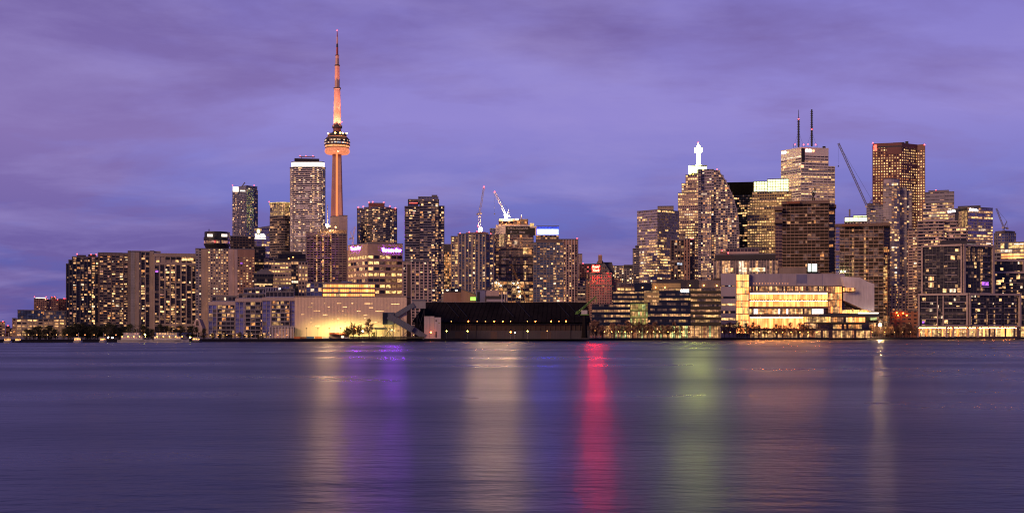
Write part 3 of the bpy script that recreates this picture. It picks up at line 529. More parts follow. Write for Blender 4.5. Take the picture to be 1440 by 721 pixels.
fs = Frame((X(828, 1695), 1695), (X(848, 1695), 1695)); B.sign(fs, 'Royal', 832.6, 843.3, 372.8, 377.6, 'sign_red', t=0, shear=.25, bold=.05); B.sign(fs, 'York', 833, 843.6, 377.9, 382, 'sign_red', t=0, shear=.25, bold=.05); B.slab(fs, 'sign_light_shield', 'black_steel', 832.2, 844, 372.4, 382.4, -.9, -.5); m = B.mb('sign_frame', 'black_steel')  # black board added to stop the red sign from lighting the hotel wall
for px in (833, 838, 843): m.tube((X(px, 1696), 1696, Z(383.2, 1696)), (X(px, 1696), 1696, Z(373, 1696)), .25)
for y in (377.7, 382.3): m.tube((X(832.5, 1696), 1696, Z(y, 1696)), (X(843.6, 1696), 1696, Z(y, 1696)), .25)
B.done()
tower('condominium_block', 'grey apartment block with bright white windows right of the chateau roof', [((857, 877.5), 374, ST(wall='concrete_grey', p=.6, pal='white', sp=.35, pier=.3, fh=3.2))], 1850).done()
tower('condominium_block', 'dark-topped apartment block left of the lavender glass tower', [((877.7, 892), 378, ST(wall='concrete_grey', p=.35, pal='white', sp=.35, pier=.3, fh=3.2)), ((877.7, 892, 1842), 373, ST(wall='dark_panel', sp=.9, p=0), dict(yb=378))], 1840).done()
tower('condominium_tower', 'slim tower of stacked balconies touching the left edge of the lavender glass tower', [((891, 898), 350, BALC.but(wall='concrete_grey', ts=1.4, sp=.4, p=.12)), ((894.5, 898, 1757), 346, BALC.but(p=0), dict(yb=350))], 1750).done()
tower('office_block', 'low brown block with one row of bright windows behind the dark blue office building', [((868, 893), 399, OFF.but(wall='brown', glass='glass_brown', p=.5, fh=4.4, bay=4))], 1330).done()
# ---------------------------------------------------------------- the financial towers on the right
GL = ST(fh=3.9, bay=3.0, sp=.34, pier=.06, tp=.1, ts=.16, wall='mullion_grey', slab='lavender_panel', glass='glass_lavender', p=.42, mode='office', pal='off')
B = tower('office_tower', 'lavender glass office tower with yellow office rows, leftmost tower of the right-hand cluster', [([(896, 1815), (924.5, 1790), (955, 1815)], 295.3, GL.but(p=.22))], 1800)
B.vol([(896, 1814), (924.5, 1789), (953, 1814)], 352, GL.but(p=.75), roof=False, depth=10); B.vol((925, 947, 1822), 290.3, ST(wall='concrete', sp=.7, p=.05), yb=295); B.done()
B = Bld('office_tower', 'stepped stone tower with a bright white beacon spire', 975, 1900)
STP = ST(fh=3.9, bay=3.3, sp=.42, pier=.2, tp=.2, ts=.28, wall='pink_stone', glass='glass_brown', p=.85, mode='office', pal='off')
B.vol((951, 986, 1880), 322, STP); B.vol((953.5, 986, 1884), 271.5, STP); B.vol((958.6, 988, 1890), 258, STP.but(p=.6), yb=271); B.vol((964.2, 996, 1896), 246, STP.but(p=.5), yb=258); B.vol((969, 994, 1904), 233, STP.but(p=.25, wall='cream'), yb=246)
B.block('crown', 'beacon_white', 969, 971, 233, 244, dD=2, depth=2); B.block('crown', 'crown_green', 972, 980.6, 233.6, 243, dD=1.5, depth=2); B.block('crown', 'crown_green', 981, 994, 234.5, 239, dD=.5, depth=2)
sx = X(982, 1906); k = 1906 / F; m = B.mb('beacon', 'beacon_white')
m.lathe(sx, 1906, [(3.6 * k, Z(232.6, 1906)), (2.6 * k, Z(230, 1906)), (2.4 * k, Z(214.6, 1906)), (3.4 * k, Z(214.2, 1906)), (5.3 * k, Z(213.6, 1906)), (5.3 * k, Z(209, 1906)), (2.9 * k, Z(208.6, 1906)), (2.3 * k, Z(205.5, 1906)), (.5, Z(203.5, 1906)), (0, Z(201.5, 1906))], 12)
B.red((981.5, 201.5), r=1.0); B.done()
# the tower with the curved edge: floors are cut one by one along the curve
PAL['scot'] = [('ye', 2), ('w1', 3), ('w2', 2), ('am', 1)]
B = Bld('condominium_tower', 'dark glass tower with a sweeping curved right edge, in front of the stepped beacon tower', 1010, 1700)
CVT = ST(fh=3.2, bay=3.1, sp=.3, pier=.16, tp=.25, ts=.35, wall='mullion_grey', slab='lavender_panel', glass='glass_dark', p=.5, pal='res', par=.1, sub=False)
prof = [(239.5, 1009.5), (246, 1015), (253, 1019.5), (260, 1023.3), (270, 1027.8), (280, 1031.5), (293, 1035.2), (306.5, 1038), (330, 1039.3), (476, 1039.5)]
B.vo = 'curve'; B.one = True
for i in range(len(prof) - 1):
    xr = (prof[i][1] + prof[i + 1][1]) / 2 if i < 8 else 1039.4
    B.vol((1000.5, xr), prof[i][0], CVT.but(p=.55 if i > 2 else .2, wall='mullion_grey' if i % 2 else 'concrete_grey'), yb=prof[i + 1][0], depth=24, roof=(i == 0))
B.one = False; B.vol((982, 985.5, 1697), 238.2, CVT.but(p=.2), depth=22); B.vol((985.7, 1000.2, 1698), 268, CVT.but(p=.7, mode='all', bay=2.6, pier=.35), depth=22); B.vol((984, 1004, 1702), 238, CVT.but(p=.12, sp=.6, fh=4), yb=268, depth=20)
m = B.mb('curved_fin', 'lavender_panel')
for (y0, x0), (y1, x1) in zip(prof, prof[1:]): m.hexa([(X(x1 - .6, 1697), 1697, Z(y1, 1697)), (X(x1 + .6, 1697), 1697, Z(y1, 1697)), (X(x1 + .6, 1697), 1722, Z(y1, 1697)), (X(x1 - .6, 1697), 1722, Z(y1, 1697))], [(X(x0 - .6, 1697), 1697, Z(y0, 1697)), (X(x0 + .6, 1697), 1697, Z(y0, 1697)), (X(x0 + .6, 1697), 1722, Z(y0, 1697)), (X(x0 - .6, 1697), 1722, Z(y0, 1697))])
B.red((1008.5, 238.5), r=.8); B.done()
B = tower('condominium_tower', 'dark brown narrow tower with pinkish vertical piers at the foot of the stepped tower', [((943.5, 962), 337.5, ST(fh=3, bay=3.2, sp=.2, pier=.25, tp=.6, wall='brown', slab='brown_dark', glass='glass_black', p=.35)), ((962.2, 970, 1296), 336, ST(fh=3, bay=3, sp=.2, pier=.6, tp=.4, wall='brick', glass='glass_black', p=.25)), ((970.2, 977), 337, ST(fh=3, bay=3, sp=.25, pier=.2, tp=.3, wall='brown', glass='glass_black', p=.3))], 1300, reds=[(974, 335.6), (972, 335.9)])
B.panes(B.last[0], 970.4, 976.5, 368, 372, 2, None, None); B.panes(Frame((X(943.5, 1298), 1298), (X(977, 1298), 1298)), 952, 959, 369.5, 372.5, 2, 'cool', None, t=1); B.done()
tower('office_tower', 'black steel and glass tower between the curved tower and the gold-lit one', [((1021.6, 1062), 256.5, ST(fh=4, bay=2.8, sp=.32, pier=.14, tp=.25, ts=.1, wall='black_tower', glass='glass_black', p=.4, mode='office', pal='off', top=5, cap='black_tower'))], 2000).done()
B = Bld('office_tower', 'gold-lit stepped office tower with a glowing pale green crown', 1082, 1750)
GO = ST(fh=3.8, bay=3.4, sp=.4, pier=.22, tp=.2, ts=.3, wall='gold_stone', glass='glass_olive', p=.85, mode='office', pal='gold')
B.vol((1051, 1112, 1742), 291, GO); B.vol((1054.5, 1113, 1746), 281, GO); B.vol((1058, 1113, 1750), 269.5, GO.but(p=.6), yb=281)
CR = ST(fh=3.4, bay=3.6, sp=.22, pier=.2, tp=.35, ts=.3, wall='gold_stone', glass='crown_green', p=0)
B.vol((1060, 1079, 1756), 255.5, CR, yb=269.6, depth=20); B.vol((1079.3, 1109, 1753), 251.8, CR, yb=269.6, depth=24); B.done()
B = Bld('office_tower', 'white marble bank tower with two rooftop broadcasting masts', 1136, 2000)
MA = ST(fh=4.0, bay=6.5, sp=.5, pier=.07, tp=.3, ts=.35, wall='marble', glass='glass_brown', p=.62, mode='office', pal='off', par=1.2, cap='marble')
B.vol([(1098.4, 2040), (1126.5, 2000), (1174, 2012)], 233.5, MA, depth=40); f = B.last
B.vol([(1098.4, 2042), (1126.8, 2003), (1165, 2014)], 208, MA.but(top=3), yb=233); g = B.last
B.slab(f[0], 'plant_floor', 'mullion_grey', 1099.5, 1126, 239, 242, .4, .5); B.slab(f[1], 'plant_floor', 'mullion_grey', 1128, 1173, 239.5, 242.5, .4, .5); B.slab(g[1], 'dark_recess', 'black_steel', 1126.9, 1131.5, 208.6, 228, .3, .6)
B.sign(g[0], 'BMO', 1099.5, 1106, 213, 216.4, 'sign_white', t=.7, bold=.05); B.disc(g[0], 1108.6, 214.3, 1.7, 'sign_orange', .6); B.sign(g[1], 'BMO', 1133, 1141.5, 209.8, 214, 'sign_white', t=.7, bold=.05); B.disc(g[1], 1143.8, 212.2, 2.1, 'sign_orange', .6)
B.panes(f[0], 1101.5, 1105, 233.8, 237, 1, 'sign_orange', None, t=.7); B.panes(f[1], 1125.8, 1130, 232, 236, 1, 'sign_orange', None, t=.7)
for px, y0, y1, seg in ((1123, 207, 154.5, 166), (1141.5, 206, 154, 154)):
    m = B.mb('mast', 'black_steel'); x = X(px, 2020)
    m.tube((x, 2020, Z(y0, 2020)), (x, 2020, Z(seg, 2020)), 1.5, 1.2, 6); m.tube((x, 2020, Z(seg, 2020)), (x, 2020, Z(y1, 2020)), .6, .35, 5)
    for j in range(16):
        z = Z(y0 - 3 - j * (y0 - seg - 6) / 15, 2020); m.tube((x - 2.1, 2020, z), (x + 2.1, 2020, z), .55)
    for dx in (-6.5, 6.5): B.mb('guy_wire', 'black_steel').tube((x, 2020, Z(185, 2020)), (x + dx * 1.15, 2020, Z(204, 2020)), .12)
B.red((1141.5, 182.5), (1123, 168), (1118, 204), (1130, 204), (1136, 203.5), (1147, 204), r=.9)
for p in (1116, 1119, 1128, 1132, 1149): B.mb('antenna', 'black_steel').tube((X(p, 2015), 2015, Z(208, 2015)), (X(p, 2015), 2015, Z(202.5, 2015)), .3)
B.mb('antenna', 'black_steel').box(X(1157, 2012), X(1161, 2012), 2012, 2014, Z(208, 2012), Z(205.6, 2012)); B.done()
# two open concrete frames
OPN = ST(glass='frame_core', wall='site_frame', slab='site_slab', sp=.13, ts=.9, pier=.10, tp=.3, fh=3.6, bay=4.4, p=.05, pal='site', dim=.10)
B = Bld('unfinished_tower', 'dark open concrete tower frame with safety-netted top in front of the marble tower', 1132, 1340, 'construction site')
B.vol((1100, 1165), 286, OPN); fr = B.last[0]; B.vol((1090.5, 1099.8, 1346), 300, OPN.but(glass='glass_brown', p=.3)); B.vol((1165.2, 1173.5, 1347), 292, OPN.but(glass='glass_brown', p=.2))
for y, a, b in ((283, 1099, 1167), (291, 1089, 1100.5), (309, 1089, 1100.5)): B.block('safety_net', 'brown', a, b, y, y + 4.5, dD=-2.5, depth=20)
for p in range(1100, 1168, 4): B.mb('net_post', 'grey_steel').tube((X(p, 1337), 1337, Z(284, 1337)), (X(p, 1337), 1337, Z(281 - (p * 7 % 3), 1337)), .18)
B.block('safety_net', 'rust', 1106, 1125, 283, 286.5, dD=-3, depth=1); B.block('safety_net', 'rust', 1140, 1160, 283.5, 286.5, dD=-3, depth=1); B.block('safety_net', 'brown', 1164, 1176, 288, 291.5, dD=-1, depth=18); B.done()
B = Bld('unfinished_tower', 'wide brown concrete tower frame with amber-lit bays and a hoist lane on its right edge', 1212, 1250, 'construction site')
B.vol((1181, 1242), 318, OPN.but(glass='frame_core', p=.08, bay=4.8, dim=.4)); fr = B.last[0]; B.vol((1175, 1180.8, 1256), 318, OPN.but(glass='glass_violet', wall='concrete_dark', p=.05)); B.vol((1242.2, 1251, 1256), 320, OPN.but(glass='glass_brown', wall='brown', p=.3))
B.block('safety_net', 'brown', 1174, 1252, 314.8, 319, dD=-2.5, depth=20); B.block('safety_net', 'rust', 1184, 1208, 315.5, 318.4, dD=-3, depth=.6); B.block('safety_net', 'rust', 1220, 1249, 315.5, 318.4, dD=-3, depth=.6)
for px in (1198, 1215):
    for j in range(36):
        if RG.random() < .7: B.panes(fr, px, px + 2.6, 322 + j * 4, 325.4 + j * 4, 1, ['yd', 'work_glow', 'w3'], None, t=.15)
h = B.mb('hoist_mast', 'rust'); 
for px in (1241.5, 1248.5): h.tube((X(px, 1247), 1247, GZ), (X(px, 1247), 1247, Z(346, 1247)), .3)
for j in range(48): h.tube((X(1241.5, 1247), 1247, Z(470 - j * 2.6, 1247)), (X(1248.5, 1247), 1247, Z(470 - j * 2.6, 1247)), .16)
f2 = Frame((X(1230, 1248), 1248), (X(1260, 1248), 1248))
for j in range(44):
    if RG.random() < .8: B.panes(f2, 1242.3, 1247.8, 348 + j * 2.8, 350.1 + j * 2.8, 2, ['am', 'work_glow', 'ye', None], None, t=-.2)
B.red((1183, 382), (1188, 382), r=.7, mat='lamp_green', part='work_lamp'); B.done()
tower('office_building', 'pale low tower with a glowing glass top above the wide brown concrete frame', [((1187.5, 1220), 312, ST(wall='white_panel', p=.3, glass='glass_dark')), ((1188, 1219.5), 305.5, ST(fh=6, bay=5, sp=.12, pier=.1, wall='white_panel', glass='crown_green', p=0), dict(yb=312)), ((1200, 1219), 303.2, ST(fh=3, bay=5, sp=.2, pier=.1, wall='white_panel', glass='crown_green', p=0), dict(yb=305.6))], 1500, blocks=[('roof_pipe', 'grey_steel', 1193.6, 1196, 294, 304, dict(depth=2))]).done()
B = tower('condominium_tower', 'grey stepped tower carrying the big crane, beside the rounded lavender tower', [((1219, 1244), 289, BALC.but(wall='concrete_grey', ts=.6, sp=.42, glass='glass_lavender', p=.22)), ((1220, 1236, 1606), 286.5, ST(wall='concrete', p=.1, sp=.6), dict(yb=289))], 1600)
B.panes(B.last[0], 1236, 1243, 304, 311, 2, ['w1', 'am'], None, t=-2); B.done()
B = Bld('office_tower', 'dark red granite tower with a grid of amber windows and a red S', 1264, 1950)
SCO = ST(fh=4.2, bay=3.9, sp=.5, pier=.5, tp=.3, ts=.2, wall='granite_red', glass='glass_black', p=.86, mode='all', pal='scot', dim=0, top=0, cap='granite_red', par=1.5)
B.vol([(1227, 1962), (1268, 1950), (1290, 1968), (1300.8, 1962)], 205.5, SCO, depth=45); f = B.last
for fr in f[:3]: pass
B.slab(f[0], 'parapet', 'granite_red', 1227.1, 1267.9, 201.2, 205.4, 0, .8); B.slab(f[1], 'parapet', 'granite_red', 1268, 1290, 202.3, 208.5, 0, .8); B.slab(f[2], 'parapet', 'granite_red', 1290, 1300.8, 203.2, 211, 0, .8)
B.slab(f[0], 'plant_floor', 'dark_panel', 1233.5, 1267.9, 204.5, 207.5, .2, .6); B.slab(f[0], 'plant_floor', 'granite_red', 1247, 1267, 207, 216, .35, .7); B.slab(f[0], 'plant_floor', 'granite_red', 1228, 1268, 253, 256, .3, .7); B.slab(f[1], 'plant_floor', 'granite_red', 1268, 1290, 230, 234, .3, .7)
B.sign(f[0], 'S', 1228.2, 1233.4, 203.6, 212.4, 'sign_red_small', t=1.0, bold=.08); B.block('roof_plant', 'black_steel', 1273, 1277.5, 198.8, 203, dD=12, depth=5); B.block('roof_plant', 'black_steel', 1256, 1272, 200.6, 203, dD=14, depth=6); B.red((1227.5, 201.5), (1300, 204), r=.9); B.done()
B = Bld('condominium_tower', 'lavender glass tower with a rounded lit top standing in front of the red granite tower', 1262, 1480)
LV = GL.but(fh=3.0, bay=3.0, p=.26, glass='concrete_grey', pal='res', mode='res', slab='lavender_panel', sp=.3, sub=False)
B.vol(arc(1242, 1265.5, 1482, 5), 262, LV); B.vol(arc(1243, 1264.5, 1485, 5), 252, ST(fh=4, bay=3, sp=.2, pier=.12, wall='lavender_panel', glass='glass_lavender', p=.6, mode='all', pal='white', low=0, top=1), yb=262, depth=16); B.vol((1265, 1275, 1490), 264, LV); B.vol((1275.2, 1282, 1492), 268.5, LV.but(p=.3)); B.vol((1240, 1283, 1470), 402, ST(fh=3, bay=4, sp=.4, pier=.4, wall='pink_stone', p=.5, pal='amber')); B.done()
tower('condominium_tower', 'pinkish slab of stacked balconies behind the left edge of the framed waterfront block', [((1277.5, 1296), 322, ST(fh=3.1, bay=4.2, sp=.42, ts=1.1, pier=.1, tp=.3, wall='pink_stone', glass='glass_brown', p=.5, pal='res'))], 1400).done()
B = tower('office_tower', 'grey office tower with unbroken bands of bright windows right of the red granite tower', [((1298, 1341.5), 285, ST(fh=4.0, bay=3.6, sp=.42, pier=.03, tp=.1, ts=.3, wall='lavender_panel', glass='glass_dark', p=.85, mode='office', pal='off')), ((1301.5, 1341.5, 1702), 270, ST(fh=5, bay=6, sp=.8, pier=.1, wall='mullion_grey', glass='glass_dark', p=.02), dict(yb=285)), ((1306, 1334, 1708), 268, ST(wall='mullion_grey', sp=.9, p=0), dict(yb=270))], 1700, reds=[(1316, 267.5)]); B.done()
TR = ST(fh=3.5, bay=5.5, sp=.34, ts=1.5, pier=.07, tp=.4, wall='lavender_panel', slab='pink_stone', glass='glass_dark', p=.42, pal='res', cap='pink_stone')
B = tower('condominium_block', 'long terraced condominium with pale balcony bands, stepping down to the right behind the framed block', [((1291, 1327), 311, TR), ((1327.2, 1345, 1355), 311.5, TR.but(p=.5)), ((1326, 1359, 1346), 321, TR)], 1350); B.block('glass_pavilion', 'glass_dark', 1326, 1360, 338, 345, dD=-30); B.done()
DL = ST(fh=4, bay=3.2, sp=.4, pier=.04, tp=.1, ts=.2, wall='lavender_panel', slab='lavender_panel', glass='glass_purple', p=.62, mode='office', pal='off')
B = Bld('office_tower', 'two-faced glass office tower with white lettering high on both faces', 1366, 1650)
B.vol([(1334, 1690), (1361, 1650), (1396, 1668)], 291.5, DL, depth=30); f = B.last; B.slab(f[0], 'dark_glass', 'glass_olive', 1343, 1360.8, 293, 320, .1, .24); B.panes(f[0], 1346, 1360, 297, 319, 6, ['yd', None, 'w3', None, 'w3'], None, t=.3); B.block('roof_plant', 'mullion_dark', 1347, 1379, 289.8, 292.5, dD=14)
B.sign(f[1], 'Deloitte', 1363.5, 1375, 293, 297, 'sign_white', t=.5); B.sign(f[0], 'Deloitte', 1333.5, 1344, 295.3, 298.6, 'sign_white', t=.5); B.done()
B = Bld('unfinished_tower', 'round drum-shaped tower under construction with a small crane on top at the right edge', 1413, 1520, 'construction site')
B.vol(arc(1398, 1428.5, 1526, 8), 328, ST(fh=3.6, bay=3, sp=.2, ts=.3, pier=.2, tp=.3, wall='mullion_grey', glass='glass_blue', p=.02)); B.vol(arc(1400, 1427, 1527, 8), 325.5, ST(fh=2.5, bay=3, sp=.3, pier=.3, wall='brown', glass='glass_brown', p=.2, pal='site'), yb=331); B.done()
B = tower('office_building', 'glass block with a brightly lit top floor at the right edge of the picture', [((1396, 1446), 350, ST(fh=4, bay=4, sp=.3, ts=.5, pier=.1, wall='concrete_grey', glass='glass_dark', p=.4, mode='office', pal='off')), ((1407, 1440, 1312), 341, ST(fh=5, bay=4, sp=.15, pier=.1, wall='mullion_grey', glass='glass_green', p=.6, mode='all', pal='gold'), dict(yb=350))], 1310)
fr = B.block('lit_floor', 'gold_bright', 1408, 1446, 357, 363.5, dD=-2, depth=1); B.panes(fr, 1426, 1439, 342.6, 343.6, 3, 'crown_white', None); B.done()

# ---------------------------------------------------------------- brick low ones and mid-ground sheds behind the refinery
B = Bld('brick_building', 'low red brick building with orange wall lamps left of the framed waterfront block', 1272, 1270); B.vol((1251, 1291), 437, ST(wall='brick_red', sp=.6, pier=.5, p=.06, bay=6, fh=4)); B.red((1261, 440), (1270, 440.5), (1286.5, 439.5), (1275, 443.5), (1263, 443.5), r=.55, dD=-1.2, mat='lamp_orange', part='wall_lamp'); B.done()
B = tower('brick_building', 'low red-brown brick box behind the left part of the long dark shed', [((623.5, 648), 410.5, ST(wall='brick', sp=1, pier=1, p=0, tp=.02, ts=.05, cap='roof_dark'))], 1050, blocks=[('roof_plant', 'roof_grey', 624, 634, 405.5, 410.2, dict(dD=6)), ('roof_plant', 'navy_panel', 634, 648, 404.8, 410.2, dict(dD=8)), ('skylight', 'strip_white', 628, 630.5, 407.2, 408.6, dict(dD=5.6, depth=.3)), ('skylight', 'strip_white', 640, 643.5, 407.2, 408.8, dict(dD=7.6, depth=.3))]); B.done()
B = Bld('gabled_shed', 'brown shed with a steep sloping roof next to the low brick box', 658, 1050, 'shed')
m = B.mb('wall', 'brick'); x0, x1 = X(648.6, 1046), X(669, 1046); za, zb = Z(406.5, 1046), Z(414.5, 1046)
m.hexa([(x0, 1046, GZ), (x1, 1046, GZ), (x1, 1062, GZ), (x0, 1062, GZ)], [(x0, 1046, za), (x1, 1046, zb), (x1, 1062, zb), (x0, 1062, za)])
B.mb('roof', 'roof_grey').hexa([(x0 - .3, 1045, za + .05), (x1 + .6, 1045, zb + .05), (x1 + .6, 1063, zb + .05), (x0 - .3, 1063, za + .05)], [(x0 - .3, 1045, za + .9), (x1 + .6, 1045, zb + .9), (x1 + .6, 1063, zb + .9), (x0 - .3, 1063, za + .9)]); B.done()
B = Bld('plant_shed', 'pale lavender boxy shed with a dark door and green-lit corner behind the dark shed', 680, 1040, 'shed')
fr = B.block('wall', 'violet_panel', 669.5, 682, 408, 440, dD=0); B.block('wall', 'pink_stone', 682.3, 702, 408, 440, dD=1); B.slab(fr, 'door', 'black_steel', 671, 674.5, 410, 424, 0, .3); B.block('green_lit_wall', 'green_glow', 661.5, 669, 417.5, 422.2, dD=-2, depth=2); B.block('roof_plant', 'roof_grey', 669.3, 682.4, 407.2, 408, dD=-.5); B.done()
B = Bld('plant_shed', 'low dark flat shed with pale pipes in front of the bright construction lights', 698, 1030, 'shed')
B.block('wall', 'roof_dark', 683, 712, 416, 440, dD=0); B.block('roof_plant', 'lavender_panel', 684, 709, 420.5, 424, dD=-1, depth=.6)
for px in (706, 710, 713): B.mb('pipe', 'white_steel').tube((X(px, 1029), 1029, Z(425, 1029)), (X(px, 1029), 1029, Z(410, 1029)), .35)
B.done()
# ---------------------------------------------------------------- glass condominiums on the left quay
HC = ST(fh=3.1, bay=3.0, sp=.2, ts=.25, pier=.1, tp=.35, wall='lavender_panel', slab='violet_panel', glass='glass_violet', p=.14, dim=.1)
HD = ST(fh=3.1, bay=3.6, sp=.24, ts=.7, pier=.1, tp=.3, wall='mullion_grey', slab='mullion_grey', glass='glass_dark', p=.5, pal='amber')
def quayblock(label, px0, px1, y, D, ins, rise):
    B = Bld('condominium_block', label, (px0 + px1) / 2, D); B.flat = True
    B.vol((px0, px1), y + 5, HC, depth=26); fr = B.last[0]
    B.slab(fr, 'frame', 'pink_frame', px0, px1, y, y + 4.9, 0, 1.0); B.slab(fr, 'frame', 'pink_frame', ins[0] - 1.1, ins[0], y + 5, 474, .2, 1.3); B.slab(fr, 'frame', 'pink_frame', ins[1], ins[1] + 1.1, y + 5, 474, .2, 1.3)
    B.vol((ins[0], ins[1], D - 1.0), y + 5, HD, depth=.9, roof=False); B.panes(fr, px0 + 1, px1 - 1, 468, 474, 12, ['lobby', 'w3', None, None], None, t=1.1)
    B.vol((px0 + 5, px1 - 2, D + 6), y - rise, HC.but(glass='glass_dark', p=.2), yb=y, depth=16); B.done()
quayblock('violet glass quay block with a pale frame, leftmost of three below the hotel', 293.5, 334, 424, 940, (306, 330), 6.5)
quayblock('violet glass quay block with a pale frame, the middle one of three', 331, 372, 419.5, 930, (345.5, 366), 5)
quayblock('violet glass quay block with a pale frame, nearest the pale refinery wall', 369, 415.5, 418, 920, (382, 407), 7)
B = Bld('condominium_block', 'low violet penthouse block with a row of slanted fins above the three quay condominiums', 374, 975)
B.vol((343, 414), 407, HC.but(glass='glass_dark', p=.1)); fr = B.last[0]; B.vol((392, 412, 985), 402, HC.but(p=.05), yb=407, depth=14)
for i in range(15):
    p = 344 + i * 3.5; m = B.mb('fin', 'violet_panel'); D = 974; m.hexa([(X(p, D), D, Z(414, D)), (X(p + 1.6, D), D, Z(414, D)), (X(p + 1.6, D), D + 8, Z(414, D)), (X(p, D), D + 8, Z(414, D))], [(X(p + 1.2, D), D, Z(404.5, D)), (X(p + 2.8, D), D, Z(404.5, D)), (X(p + 2.8, D), D + 8, Z(404.5, D)), (X(p + 1.2, D), D + 8, Z(404.5, D))])
B.block('canopy', 'lavender_panel', 358, 392, 403.4, 404.6, dD=6, depth=12); B.red((393.5, 406), r=.5, mat='lamp_white', part='roof_lamp'); B.done()
B = Bld('slatted_pavilion', 'low white slatted pavilion at the foot of the refinery wall', 396, 895); fr = B.block('back_wall', 'brown', 379, 413.5, 459.6, 475.5)
for i in range(17): p = 378.6 + i * 2.08; B.slab(fr, 'slat', 'white_panel', p, p + 1.0, 459.4, 475.3, .2, .6)
B.slab(fr, 'roof_beam', 'white_panel', 378, 414.2, 458.6, 459.4, -.5, .7); B.panes(fr, 380, 413, 462, 474.5, 16, ['w3', 'lobby_red', None], None, t=.06); B.done()
# half-moon gabled grey monument shed by the boats
B = Bld('boat_shed', 'pale shed with a tall steep gable behind the tour boats', 277, 905, 'shed'); m = B.mb('wall', 'pink_stone'); D = 905
pr = [(269.5, 472), (285, 472), (284.5, 460), (280, 449), (274.5, 449), (270.5, 460)]
m.hexa([(X(p, D), D, Z(y, D)) for p, y in pr], [(X(p, D), D + 10, Z(y, D)) for p, y in pr]); pr = [(275.3, 457.5), (279.2, 457.5), (278.4, 451), (276, 451)]
B.mb('louvre', 'brown_dark').hexa([(X(p, D), D - .25, Z(y, D)) for p, y in pr], [(X(p, D), D + .1, Z(y, D)) for p, y in pr]); B.done()

# ---------------------------------------------------------------- sugar refinery
RD = 905
B = Bld('refinery_wall_building', 'huge windowless pale refinery hall lit golden from below, with scattered thin slots of light', 494, RD)
Pw = [Vector((X(414.5, RD), RD)), Vector((X(572, RD), RD)), Vector((X(568, 945), 945)), Vector((X(418, 945), 945))]
m = B.mb('wall', 'refinery_panel'); m.hexa([(p.x, p.y, GZ) for p in Pw], [(p.x, p.y, Z(417.2, RD)) for p in Pw]); fr = Frame(Pw[0], Pw[1])
for i in range(78): q = i * fr.L / 78; m.fbox(fr, q + .3, q + .75, 0, .14, GZ, Z(417.4, RD))
B.mb('roof', 'concrete').fbox(fr, -.3, fr.L + .3, -38, .5, Z(417.2, RD), Z(416.2, RD))
for px, y, w in ((438, 426, 3), (456, 426, 3), (474, 426, 6), (494, 426, 3), (512, 426.3, 12), (550, 427, 12), (433, 431, 6.5), (461, 431, 2.5), (482, 431, 6), (519, 432, 6), (544, 432, 2.5), (441, 436.5, 9.5), (476, 436.5, 3), (480.5, 436.5, 2.5), (502, 437, 5.5), (528, 437, 12), (424, 441.5, 5), (454, 442, 6.5), (485, 442, 2.5), (508, 442.5, 9), (437, 447, 3), (467, 447.5, 11), (512, 447, 3), (530, 447.5, 2.5), (436, 452.5, 2.5), (483, 452.5, 4), (519, 452.5, 14), (439, 457.5, 12)):
    B.panes(fr, px, px + w, y, y + .75, max(1, round(w / 3)), 'w1', None, t=.2)
B.done()
FD = 893.6; FH = 7.2
for i, px in enumerate((431, 447, 463, 479, 494, 510, 528, 548)):
    x = X(px, FD); o = empty('floodlight_mast', (x, FD, GZ), 'thin mast with a floodlight turned to the pale refinery wall', 'floodlight', 'floodlight masts before the refinery wall'); g = (x, FD, GZ)
    m = MB(); m.tube((x, FD, GZ), (x, FD, GZ + FH), .12, .08, 6); m.build('pole', 'grey_steel', o, g); m = MB()
    m.hexa([(x - .5, FD - .3, GZ + FH), (x + .5, FD - .3, GZ + FH), (x + .5, FD + .35, GZ + FH), (x - .5, FD + .35, GZ + FH)], [(x - .5, FD - .3, GZ + FH + .7), (x + .5, FD - .3, GZ + FH + .7), (x + .5, FD + .1, GZ + FH + .7), (x - .5, FD + .1, GZ + FH + .7)]); h = m.build('housing', 'black_steel', o, g)
    m = MB(); m.face([(x - .4, FD + .36, GZ + FH + .08), (x - .4, FD + .14, GZ + FH + .62), (x + .4, FD + .14, GZ + FH + .62), (x + .4, FD + .36, GZ + FH + .08)]); m.build('lens', 'lamp_warm', h, g)
    spot('floodlight_beam', (x, FD + .9, GZ + FH), (x, RD, 5), (2.5e3, 5e3, 9e3, 1.2e4, 1.2e4, 9e3, 6e3, 4e3)[i], (1, .82, .26), 150, o, .8, 1)
B = Bld('refinery_office', 'glass office with three golden bands of light standing on the refinery hall', 479, 955)
B.vol((431, 453), 398.3, ST(fh=4, bay=3, sp=.2, pier=.1, wall='mullion_grey', glass='glass_blue', p=.2, pal='white'), yb=417); B.vol((453.2, 528), 398.6, ST(fh=10, bay=20, sp=0, pier=0, wall='concrete', glass='glass_olive', p=0), yb=417); fr = B.last[0]
for y in (399.8, 406.4, 412.8): B.panes(fr, 454, 527, y, y + 3.9, 24, ['gold', 'gold', 'gold_bright', 'gold', 'gold_pale'], 'mullion_dark', .08)
for y in (398.4, 403.7, 410.3, 416.7): B.slab(fr, 'floor_edge', 'concrete', 453.2, 528, y, y + 1.3, 0, .8)
B.block('roof_plant', 'violet_panel', 480, 495, 395, 398.3, dD=8); B.block('roof_plant', 'concrete_grey', 431, 452.5, 397, 398.3, dD=6); B.block('terrace_lights', 'crown_yellow', 528, 541, 416.2, 417.2, dD=-3, depth=1); B.done()
